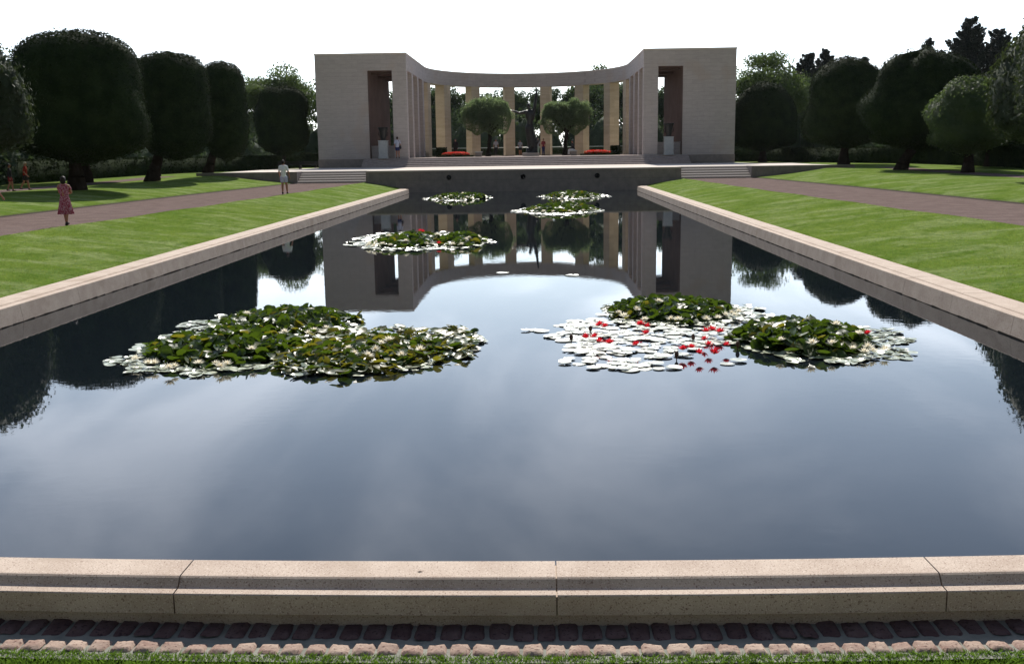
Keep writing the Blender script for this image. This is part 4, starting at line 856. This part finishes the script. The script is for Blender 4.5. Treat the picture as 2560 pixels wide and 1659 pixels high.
def flower_mesh(kind, seed):
    g = random.Random(seed); bm = bmesh.new(); R_ = 0.088 if kind == 'w' else 0.095
    rows = [(11, 1.0, 0.25), (9, 0.85, 0.75), (7, 0.6, 1.2)] if kind == 'w' else [(10, 1.0, 0.55), (9, 0.9, 0.95), (7, 0.65, 1.35)]
    for n, l, el in rows:
        for i in range(n):
            a = 2*math.pi*i/n+g.uniform(-.12, .12)+el; e = el+g.uniform(-.1, .1); d = Vector((math.cos(a)*math.cos(e), math.sin(a)*math.cos(e), math.sin(e))); s = Vector((-math.sin(a), math.cos(a), 0)); L_ = R_*l*g.uniform(.9, 1.08); up = Vector((0, 0, 1))
            p = [d*0.012, d*L_*0.5+s*L_*0.17, d*L_+up*L_*0.08, d*L_*0.5-s*L_*0.17, d*L_*0.5-up*L_*0.04]
            v = [bm.verts.new(q) for q in p]; bm.faces.new((v[0], v[1], v[4])); bm.faces.new((v[0], v[4], v[3])); bm.faces.new((v[1], v[2], v[4])); bm.faces.new((v[4], v[2], v[3]))
    me = bpy.data.meshes.new('flower'); bm.to_mesh(me); bm.free(); me.materials.append(M['white_petal'] if kind == 'w' else M['red_petal'])
    bm = bmesh.new(); bmesh.ops.create_icosphere(bm, subdivisions=2, radius=0.018); 
    for v in bm.verts: v.co.z = v.co.z*0.9+0.022
    me2 = bpy.data.meshes.new('stamens'); bm.to_mesh(me2); bm.free(); me2.materials.append(M['stamen']); return me, me2
FM = {k: [flower_mesh(k, s) for s in range(3)] for k in 'wr'}
bm = bmesh.new(); ell(bm, (0, 0, 0.0), (0.028, 0.028, 0.045), 10); tube(bm, (0, 0, -0.08), 0.007, (0, 0, -0.03), 0.007, 6)
bud_me = bpy.data.meshes.new('bud'); bm.to_mesh(bud_me); bm.free(); bud_me.materials.append(M['bud'])
def lily(key, seed):
    g = np.random.default_rng(seed); poly, mounds = LILY[key]; xs = [p[0] for p in poly]; ys = [p[1] for p in poly]
    cxm, cym = sum(xs)/len(xs), sum(ys)/len(ys)
    if mounds: poly = [(x, y-0.10*(1 if not cym > 25 else 2) if y < cym else y) for x, y in poly]; ys = [p[1] for p in poly]
    t = thing('water_lily_clump', LAB[key], 'water lilies', (cxm, cym, 0), 0, 'clumps of water lilies in the pool')
    area = 0.5*abs(sum(xs[i]*ys[(i+1) % len(xs)]-xs[(i+1) % len(xs)]*ys[i] for i in range(len(xs)))); far = cym > 25
    pr = (0.10 if key == 'R2' else 0.082) if not far else 0.12
    dens = {'R2': 52, 'L2': 80}.get(key, 85 if not far else 40)
    def H(x, y):
        h = np.zeros_like(x)
        for mx_, my_, rx, ry, z in mounds:
            d = ((x-mx_)/rx)**2+((y-my_)/ry)**2; h = np.maximum(h, z*np.sqrt(np.clip(1-d, 0, 1))**0.9)
        return h
    n = int(area*dens*1.0); C = np.stack([g.uniform(min(xs), max(xs), n*3), g.uniform(min(ys), max(ys), n*3)], 1)
    wob = C+np.stack([0.12*np.sin(C[:, 1]*7+seed), 0.2*np.sin(C[:, 0]*9+seed)], 1); C = C[inpoly(wob, poly)][:n]
    # loose spacing with a few gaps
    keep = []; cell = {}
    for i, (x, y) in enumerate(C):
        k = (int(x/0.12), int(y/0.12)); c = cell.get(k, 0)
        if c >= (1 if key == 'R2' else 2): continue
        cell[k] = c+1; keep.append(i)
    C = C[keep]
    if key == 'R2': C = np.vstack([C, np.array([(0.73, 14.77), (0.96, 14.72), (1.06, 14.22), (0.85, 14.8), (3.23, 12.29), (1.44, 15.54), (1.84, 12.09), (2.36, 12.03), (1.58, 12.1), (1.96, 12.5), (2.2, 12.2), (3.4, 12.45)])])
    hh = H(C[:, 0], C[:, 1]); C = C[hh < 0.06]; n = len(C)
    P = np.stack([C[:, 0]-cxm, C[:, 1]-cym, 0.006+g.uniform(0, 0.016, n)], 1); N = np.array([0, 0, 1.0])+g.normal(0, 0.035 if key != 'L2' else 0.07, (n, 3))
    if key == 'R2': N = np.array([0, 0, 1.0])+g.normal(0, 0.012, (n, 3))
    N /= np.linalg.norm(N, axis=1)[:, None]; V, F = disc(P, pr*g.uniform(0.65, 1.25, n), N, g, 0.03 if key == 'R2' else 0.10)
    obj('floating_pads', npmesh('floating_pads', V, F, [M['pad_pale' if key == 'R2' else 'pad']]), None, t, smooth=True)
    # raised leaves
    Ps = []; Ns = []
    for mx_, my_, rx, ry, z in mounds:
        k = int(rx*ry*math.pi*(190 if not far else 80)); a = g.uniform(0, 6.283, k); r_ = np.sqrt(g.uniform(0, 1.05, k)); x = mx_+rx*r_*np.cos(a)*(1+0.12*np.sin(5*a)); y = my_+ry*r_*np.sin(a)*(1+0.12*np.sin(4*a+1))
        zz = H(x, y)*g.uniform(0.5, 1.12, k)+0.03; Ps.append(np.stack([x-cxm, y-cym, zz], 1))
        nx = (x-mx_)/rx*0.35; ny = (y-my_)/ry*0.35; Ns.append(np.stack([nx*0.8, ny*0.8, np.ones(k)*0.9], 1)+g.normal(0, 0.55 if key != 'L2' else 0.38, (k, 3)))
    if mounds:
        # low leaves spilling out of the mounds
        k = int(area*(26 if key != 'L2' else 60)); Q = np.stack([g.uniform(min(xs), max(xs), k*3), g.uniform(min(ys), max(ys), k*3)], 1); Q = Q[inpoly(Q, poly)][:k]
        near = np.min([((Q[:, 0]-m_[0])/(m_[2]*(1.2 if key != 'L2' else 1.35)))**2+((Q[:, 1]-m_[1]-0.1)/(m_[3]*(1.2 if key != 'L2' else 1.6)))**2 for m_ in mounds], axis=0) < (1.0 if key != 'L2' else 1.6); Q = Q[near]
        Ps.append(np.stack([Q[:, 0]-cxm, Q[:, 1]-cym, 0.03+g.uniform(0, 0.06, len(Q))], 1)); Ns.append(np.array([0, 0, 1.0])+g.normal(0, 0.28, (len(Q), 3)))
        P = np.vstack(Ps); N = np.vstack(Ns); N[:, 2] = np.abs(N[:, 2])+0.1; N /= np.linalg.norm(N, axis=1)[:, None]
        V, F = disc(P, (0.078 if not far else 0.11)*g.uniform(0.7, 1.3, len(P)), N, g, 0.16)
        nf = len(F)//len(P); mi = np.repeat((g.uniform(0, 1, len(P)) < (0.5 if key == 'L2' else 0.08)).astype(int), nf)
        obj('raised_leaves', npmesh('raised_leaves', V, F, [M['padleaf'], M['padleaf2']], mi), None, t, smooth=True)
    for i, (kd, x, y) in enumerate(FLOW.get(key, [])):
        z = float(H(np.array([x]), np.array([y]))[0]); z = z*1.0+0.07 if kd == 'w' else z+0.08
        if kd == 'b': o = obj('flower_bud', bud_me, None, t, loc=(x-cxm, y-cym, 0.07)); continue
        me, me2 = FM[kd][i % 3]; o = obj('flower', me, None, t, loc=(x-cxm, y-cym, z)); sc = g.uniform(0.8, 1.2)*(1.35 if far else 1.0); o.scale = (sc,)*3; o.rotation_euler = (g.normal(0, .2)-0.1, g.normal(0, .2), g.uniform(0, 6.28))
        obj('stamens', me2, None, o)
for i, k in enumerate(LILY): lily(k, 100+i)
for x, y, lab in ((0.15, 22.13, 'single pad floating alone in the middle of the pool, left one of two'), (1.65, 21.52, 'single pad floating alone in the middle of the pool, right one of two')):
    V, F = disc(np.array([[0, 0, 0.008]]), np.array([0.15]), np.array([[0, 0, 1.0]]), rng, 0.05); o = obj('lily_pad', npmesh('lily_pad', V, F, [M['pad_pale']]), None, loc=(x, y, 0), smooth=True); tag(o, lab, 'lily pad', 'lone lily pads')

# ---------------------------------------------------------------- people
def person(label, loc, H, rz, top='tee', topm=None, botm=None, bottom='shorts', pose=None, skin='skin', hairm='hair', hair='short', shoe='shoe', vox=0.008, extra=None, cat='person', capm=None):
    """built facing +Y; pose: dict of joint offsets in fractions of H"""
    p = dict(hipz=0.50, lk=(-0.05, 0.0, 0.28), rk=(0.05, 0.0, 0.28), la=(-0.05, -0.01, 0.045), ra=(0.05, -0.01, 0.045),
             le=(-0.135, 0.0, 0.63), re=(0.135, 0.0, 0.63), lw=(-0.14, 0.03, 0.49), rw=(0.14, 0.03, 0.49), lean=(0, 0)); p.update(pose or {})
    t = thing('person', label, cat, loc, rz, 'visitors')
    V3 = lambda q: Vector(q)*H
    lx, ly = p['lean']; hipz = p['hipz']; off = Vector((0, 0, 0))
    hip = V3((0, 0, hipz)); ch = V3((lx*0.7, ly*0.7, hipz+0.235)); sh = V3((lx, ly, hipz+0.315)); nk = V3((lx, ly, hipz+0.345)); hd = V3((lx*1.15, ly*1.2+0.005, hipz+0.432))
    joints = {k: V3(p[k]) for k in ('lk', 'rk', 'la', 'ra', 'le', 're', 'lw', 'rw')}
    bm = bmesh.new()
    ell(bm, hip, (0.088*H, 0.062*H, 0.06*H)); limb(bm, hip, 0.062*H, ch, 0.070*H); ell(bm, ch, (0.092*H, 0.06*H, 0.075*H)); limb(bm, ch, 0.06*H, nk, 0.032*H); limb(bm, nk, 0.031*H, hd, 0.032*H)
    ell(bm, hd, (0.044*H, 0.053*H, 0.066*H)); ell(bm, hd+V3((0, 0.05, -0.008)), (0.008*H, 0.014*H, 0.014*H)); ell(bm, hd+V3((0, 0.038, -0.035)), (0.018*H, 0.014*H, 0.014*H))
    for s in (-1, 1): ell(bm, hd+V3((s*0.044, 0, -0.004)), (0.008*H, 0.012*H, 0.018*H)); ell(bm, hd+V3((s*0.017, 0.047, 0.008)), (0.009*H, 0.006*H, 0.006*H))
    for s, kk, aa, ee, ww in ((-1, 'lk', 'la', 'le', 'lw'), (1, 'rk', 'ra', 're', 'rw')):
        hp = hip+V3((s*0.048, 0, -0.01)); kn = joints[kk]; an = joints[aa]
        limb(bm, hp, 0.056*H, kn, 0.034*H); mid = kn+(an-kn)*0.3+V3((0, -0.008, 0)); limb(bm, kn, 0.033*H, mid, 0.034*H); limb(bm, mid, 0.033*H, an, 0.020*H)
        so = sh+V3((s*0.098, 0, -0.012)); el = joints[ee]+V3((lx, ly, 0))*0; wr = joints[ww]
        limb(bm, sh+V3((s*0.03, 0, 0)), 0.035*H, so, 0.031*H); limb(bm, so, 0.030*H, el, 0.022*H); limb(bm, el, 0.022*H, wr, 0.014*H)
        d = (wr-el).normalized(); sd_ = d.cross(Vector((0, 1, 0)));  sd_ = sd_.normalized() if sd_.length > 0.1 else Vector((1, 0, 0)); fw = d.cross(sd_).normalized()
        pal = wr+d*0.035*H; limb(bm, wr, 0.014*H, pal, 0.016*H)
        for i, (o_, l_) in enumerate(((-0.014, 0.036), (-0.005, 0.043), (0.004, 0.040), (0.013, 0.032))):
            b0 = pal+fw*o_*H+d*0.008*H; m_ = b0+d*l_*0.55*H; e_ = m_+(d*0.8+sd_*0.5*(-s)).normalized()*l_*0.5*H; limb(bm, b0, 0.0058*H, m_, 0.0052*H); limb(bm, m_, 0.0052*H, e_, 0.0045*H)
        limb(bm, wr+d*0.015*H, 0.008*H, wr+d*0.04*H+fw*0.024*H, 0.0055*H)
        ft = Vector((an.x, an.y, an.z)); limb(bm, ft, 0.022*H, ft+V3((0, 0.07, -0.025)), 0.016*H)
    remesh(bm, 'body', vox, M[skin], t, 3)
    # shoes
    for s, aa in ((-1, 'la'), (1, 'ra')):
        an = joints[aa]; bm = bmesh.new(); limb(bm, an+V3((0, -0.02, -0.018)), 0.026*H, an+V3((s*0.008, 0.075, -0.024)), 0.020*H); limb(bm, an+V3((0, -0.01, -0.005)), 0.026*H, an+V3((0, 0.03, -0.02)), 0.025*H); remesh(bm, 'shoe', vox*1.2, M[shoe], t, 2)
    # hair
    bm = bmesh.new()
    if hair == 'short': ell(bm, hd+V3((0, -0.006, 0.012)), (0.049*H, 0.056*H, 0.062*H)); ell(bm, hd+V3((0, -0.025, -0.01)), (0.044*H, 0.035*H, 0.045*H))
    elif hair == 'bob': ell(bm, hd+V3((0, -0.008, 0.008)), (0.056*H, 0.060*H, 0.068*H)); ell(bm, hd+V3((0, -0.024, -0.040)), (0.056*H, 0.040*H, 0.050*H))
    elif hair == 'cap': ell(bm, hd+V3((0, -0.003, 0.016)), (0.050*H, 0.058*H, 0.056*H)); 
    ho = remesh(bm, 'cap' if hair == 'cap' else 'hair', vox, M[hairm] if not (hair == 'cap' and capm) else capm, t, 2)
    # clothing
    if top in ('tee', 'jacket', 'vest'):
        k = 1.14; bm = bmesh.new(); ell(bm, hip+V3((0, 0, 0.02)), (0.098*H, 0.072*H, 0.05*H)); limb(bm, hip+V3((0, 0, 0.02)), 0.072*H, ch, 0.078*H); ell(bm, ch, (0.104*H, 0.072*H, 0.082*H)); limb(bm, ch, 0.07*H, sh+V3((0, 0, 0.005)), 0.046*H)
        for s, ee, ww in ((-1, 'le', 'lw'), (1, 're', 'rw')):
            so = sh+V3((s*0.098, 0, -0.012)); el = joints[ee]; limb(bm, sh+V3((s*0.03, 0, 0)), 0.043*H, so, 0.040*H)
            if top == 'tee': limb(bm, so, 0.040*H, so+(el-so)*0.62, 0.036*H)
            if top == 'jacket': limb(bm, so, 0.040*H, el, 0.031*H); limb(bm, el, 0.031*H, el+(joints[ww]-el)*0.9, 0.024*H)
        remesh(bm, 'shirt' if top != 'jacket' else 'jacket', vox*1.2, topm, t, 3)
    if bottom in ('shorts', 'trousers', 'skirt'):
        bm = bmesh.new(); ell(bm, hip+V3((0, 0, -0.005)), (0.098*H, 0.074*H, 0.055*H))
        for s, kk, aa in ((-1, 'lk', 'la'), (1, 'rk', 'ra')):
            hp = hip+V3((s*0.048, 0, -0.01)); kn = joints[kk]; an = joints[aa]
            if bottom == 'shorts': limb(bm, hp, 0.064*H, hp+(kn-hp)*0.5, 0.056*H)
            elif bottom == 'trousers': limb(bm, hp, 0.064*H, kn, 0.045*H); limb(bm, kn, 0.045*H, an+(kn-an)*0.12, 0.034*H)
            else: limb(bm, hp, 0.064*H, hp+(kn-hp)*0.85, 0.07*H)
        remesh(bm, bottom, vox*1.2, botm, t, 3)
    if top == 'dress':
        bm = bmesh.new(); n = 40; rr = []
        lv = [(hipz+0.325, 0.060, 0.045), (hipz+0.305, 0.10, 0.055), (hipz+0.24, 0.101, 0.068), (hipz+0.12, 0.082, 0.062), (hipz+0.05, 0.095, 0.075), (hipz-0.05, 0.115, 0.092), (hipz-0.15, 0.130, 0.108), (hipz-0.25, 0.145, 0.122), (hipz-0.262, 0.142, 0.119)]
        for z, rx, ry in lv:
            w_ = max(0, hipz-z)*0.085
            rr.append([bm.verts.new(((rx+w_*math.sin(9*a))*H*math.cos(a), (ry+w_*math.sin(9*a))*H*math.sin(a)+ly*H*max(0, (z-hipz)/0.3), z*H)) for a in [2*math.pi*i/n for i in range(n)]])
        for a, b in zip(rr[:-1], rr[1:]):
            for i in range(n): bm.faces.new((a[i], a[(i+1) % n], b[(i+1) % n], b[i]))
        for s, ee in ((-1, 'le'), (1, 're')):
            so = sh+V3((s*0.098, 0, -0.012)); limb(bm, sh+V3((s*0.04, 0, -0.005)), 0.042*H, so+(joints[ee]-so)*0.35, 0.038*H)
        bmesh.ops.solidify(bm, geom=[], thickness=0.0); o = obj('dress', bm, topm, t, smooth=True)
    if extra: extra(t, H, joints, sh, hip, hd)
    return t
C = {}
C['pink'] = cloth('pink_patterned_dress', (0.26, 0.035, 0.065), (0.42, 0.22, 0.27), 26, lo=0.47, hi=0.55)
C['white'] = cloth('white_tee', (0.72, 0.74, 0.76), (0.78, 0.79, 0.8), 6)
C['dull'] = cloth('grey_shirt', (0.30, 0.31, 0.34), (0.36, 0.36, 0.4), 6)
C['lilac'] = cloth('lilac_shorts', (0.42, 0.42, 0.60), (0.5, 0.5, 0.66), 6)
C['red'] = cloth('red_shirt', (0.30, 0.030, 0.018), (0.24, 0.025, 0.015), 6)
C['navy'] = cloth('navy_cloth', (0.02, 0.025, 0.09), (0.03, 0.035, 0.11), 6)
C['black'] = cloth('black_cloth', (0.02, 0.02, 0.025), (0.03, 0.028, 0.03), 6)
C['paleblue'] = cloth('pale_blue_shirt', (0.42, 0.45, 0.58), (0.5, 0.52, 0.62), 6)
C['grey'] = cloth('pale_grey_trousers', (0.5, 0.5, 0.52), (0.58, 0.58, 0.6), 6)
C['green'] = cloth('pale_green_trousers', (0.30, 0.42, 0.36), (0.36, 0.46, 0.40), 6)
C['maroon'] = cloth('maroon_shirt', (0.18, 0.02, 0.03), (0.22, 0.03, 0.04), 6)
C['capw'] = cloth('pale_cap', (0.45, 0.40, 0.32))
def bagfn(t, H, j, sh, hip, hd):
    bm = bmesh.new(); limb(bm, hip+Vector((0.13*H, -0.02*H, 0.05*H)), 0.05*H, hip+Vector((0.14*H, -0.02*H, -0.03*H)), 0.055*H); o = remesh(bm, 'shoulder_bag', 0.012, C['black'], t, 2)
    bm = bmesh.new(); limb(bm, sh+Vector((0.07*H, -0.06*H, 0.02*H)), 0.008*H, hip+Vector((0.13*H, -0.03*H, 0.09*H)), 0.008*H); obj('strap', bm, C['black'], o, smooth=True)
person('girl in a pink patterned dress walking away on the left gravel path', (-12.45, 28.7, 0.702), 1.39, R(4), 'dress', C['pink'], None, None,
       dict(lk=(-0.02, 0.02, 0.28), rk=(0.03, -0.02, 0.29), la=(-0.012, 0.02, 0.045), ra=(0.03, -0.07, 0.075), le=(-0.12, 0.06, 0.68), re=(0.125, 0.05, 0.67), lw=(-0.03, 0.12, 0.66), rw=(0.04, 0.12, 0.65)), hair='bob', vox=0.008)
person('woman in a white tee shirt and lilac shorts walking away on the left path', (-11.45, 50.0, 0.702), 1.66, R(-3), 'tee', C['white'], C['lilac'], 'shorts',
       dict(lk=(-0.045, 0.0, 0.27), rk=(0.07, 0.02, 0.28), la=(-0.035, -0.05, 0.055), ra=(0.08, 0.03, 0.045), le=(-0.14, 0.01, 0.64), re=(0.15, 0.0, 0.64), lw=(-0.13, 0.06, 0.52), rw=(0.17, 0.03, 0.51)), hair='short', vox=0.010)
person('person in a red top and white shorts mostly cut off by the left edge', (-14.62, 28.85, 0.702), 1.55, R(-20), 'tee', C['red'], C['white'], 'shorts',
       dict(lk=(-0.05, 0.05, 0.28), la=(-0.05, 0.02, 0.045), ra=(0.06, -0.06, 0.06), re=(0.15, 0.02, 0.64), rw=(0.16, 0.09, 0.54)), vox=0.010, shoe='sock')
person('man in a red shirt and pale cap striding right under the left trees', (-23.25, 48.05, 1.125), 1.32, R(-75), 'tee', C['red'], C['black'], 'shorts',
       dict(lk=(-0.04, 0.07, 0.27), rk=(0.05, -0.05, 0.28), la=(-0.04, 0.10, 0.05), ra=(0.05, -0.17, 0.08), lean=(0, 0.02), lw=(-0.13, -0.06, 0.50), rw=(0.13, 0.10, 0.52)), hair='cap', capm=C['capw'], vox=0.011)
person('dark figure walking behind the man in the red shirt under the left trees', (-23.5, 47.1, 1.12), 1.25, R(-75), 'jacket', C['black'], C['maroon'], 'shorts',
       dict(lk=(-0.04, 0.06, 0.28), la=(-0.04, 0.07, 0.045), ra=(0.05, -0.10, 0.06)), vox=0.011)
person('visitor in a pale blue shirt and navy shorts standing beside the left urn', (-10.62, 85.6, 2.205), 1.77, R(2), 'tee', C['paleblue'], C['navy'], 'shorts',
       dict(lk=(-0.045, 0, 0.28), rk=(0.06, 0.01, 0.28), ra=(0.065, 0, 0.045)), vox=0.014, extra=bagfn)
person('dark-clothed person standing behind the left red flower bed', (-6.65, 96.6, 2.205), 1.66, R(160), 'jacket', C['black'], C['black'], 'trousers', dict(le=(-0.15, 0, 0.65), re=(0.15, 0.0, 0.65)), vox=0.015)
person('person in a dark jacket and pale trousers sitting on the right stone bench', (4.28, 93.05, 2.205), 1.72, R(75), 'jacket', C['black'], C['grey'], 'trousers',
       dict(hipz=0.30, lk=(-0.07, 0.25, 0.29), rk=(0.07, 0.25, 0.29), la=(-0.07, 0.27, 0.05), ra=(0.07, 0.27, 0.05), lean=(0, 0.06), le=(-0.13, 0.10, 0.44), re=(0.13, 0.10, 0.44), lw=(-0.08, 0.20, 0.37), rw=(0.08, 0.20, 0.37)), vox=0.015)
person('visitor in a pale cap and light green trousers beyond the statue', (1.05, 107.5, 2.205), 1.78, R(170), 'tee', C['dull'], C['green'], 'trousers', {}, hair='cap', capm=C['capw'], vox=0.016)
person('visitor in a maroon shirt right of the one in the pale cap', (1.65, 108, 2.205), 1.72, R(150), 'tee', C['maroon'], C['navy'], 'trousers', {}, vox=0.016)
person('visitor in white partly hidden just left of the statue base', (-0.75, 106, 2.205), 1.6, R(180), 'tee', C['dull'], C['black'], 'shorts', {}, vox=0.016)
person('faint visitor under the left two-headed tree', (-3.35, 109, 2.205), 1.75, R(185), 'tee', C['dull'], C['black'], 'trousers', {}, vox=0.016)

# ---------------------------------------------------------------- thin sunlit haze in the air
hm = bpy.data.materials.new('air_haze'); hm.use_nodes = True; t_ = hm.node_tree; t_.nodes.clear()
pv = t_.nodes.new('ShaderNodeVolumePrincipled'); pv.inputs['Color'].default_value = (0.90, 0.95, 1.0, 1); pv.inputs['Density'].default_value = 0.000045; pv.inputs['Anisotropy'].default_value = 0.3
ou = t_.nodes.new('ShaderNodeOutputMaterial'); t_.links.new(pv.outputs[0], ou.inputs['Volume'])
bm = bmesh.new(); box(bm, -610, 610, -310, 710, -3.0, 22.0)
tag(obj('haze', fixn(bm), hm), kind='stuff')
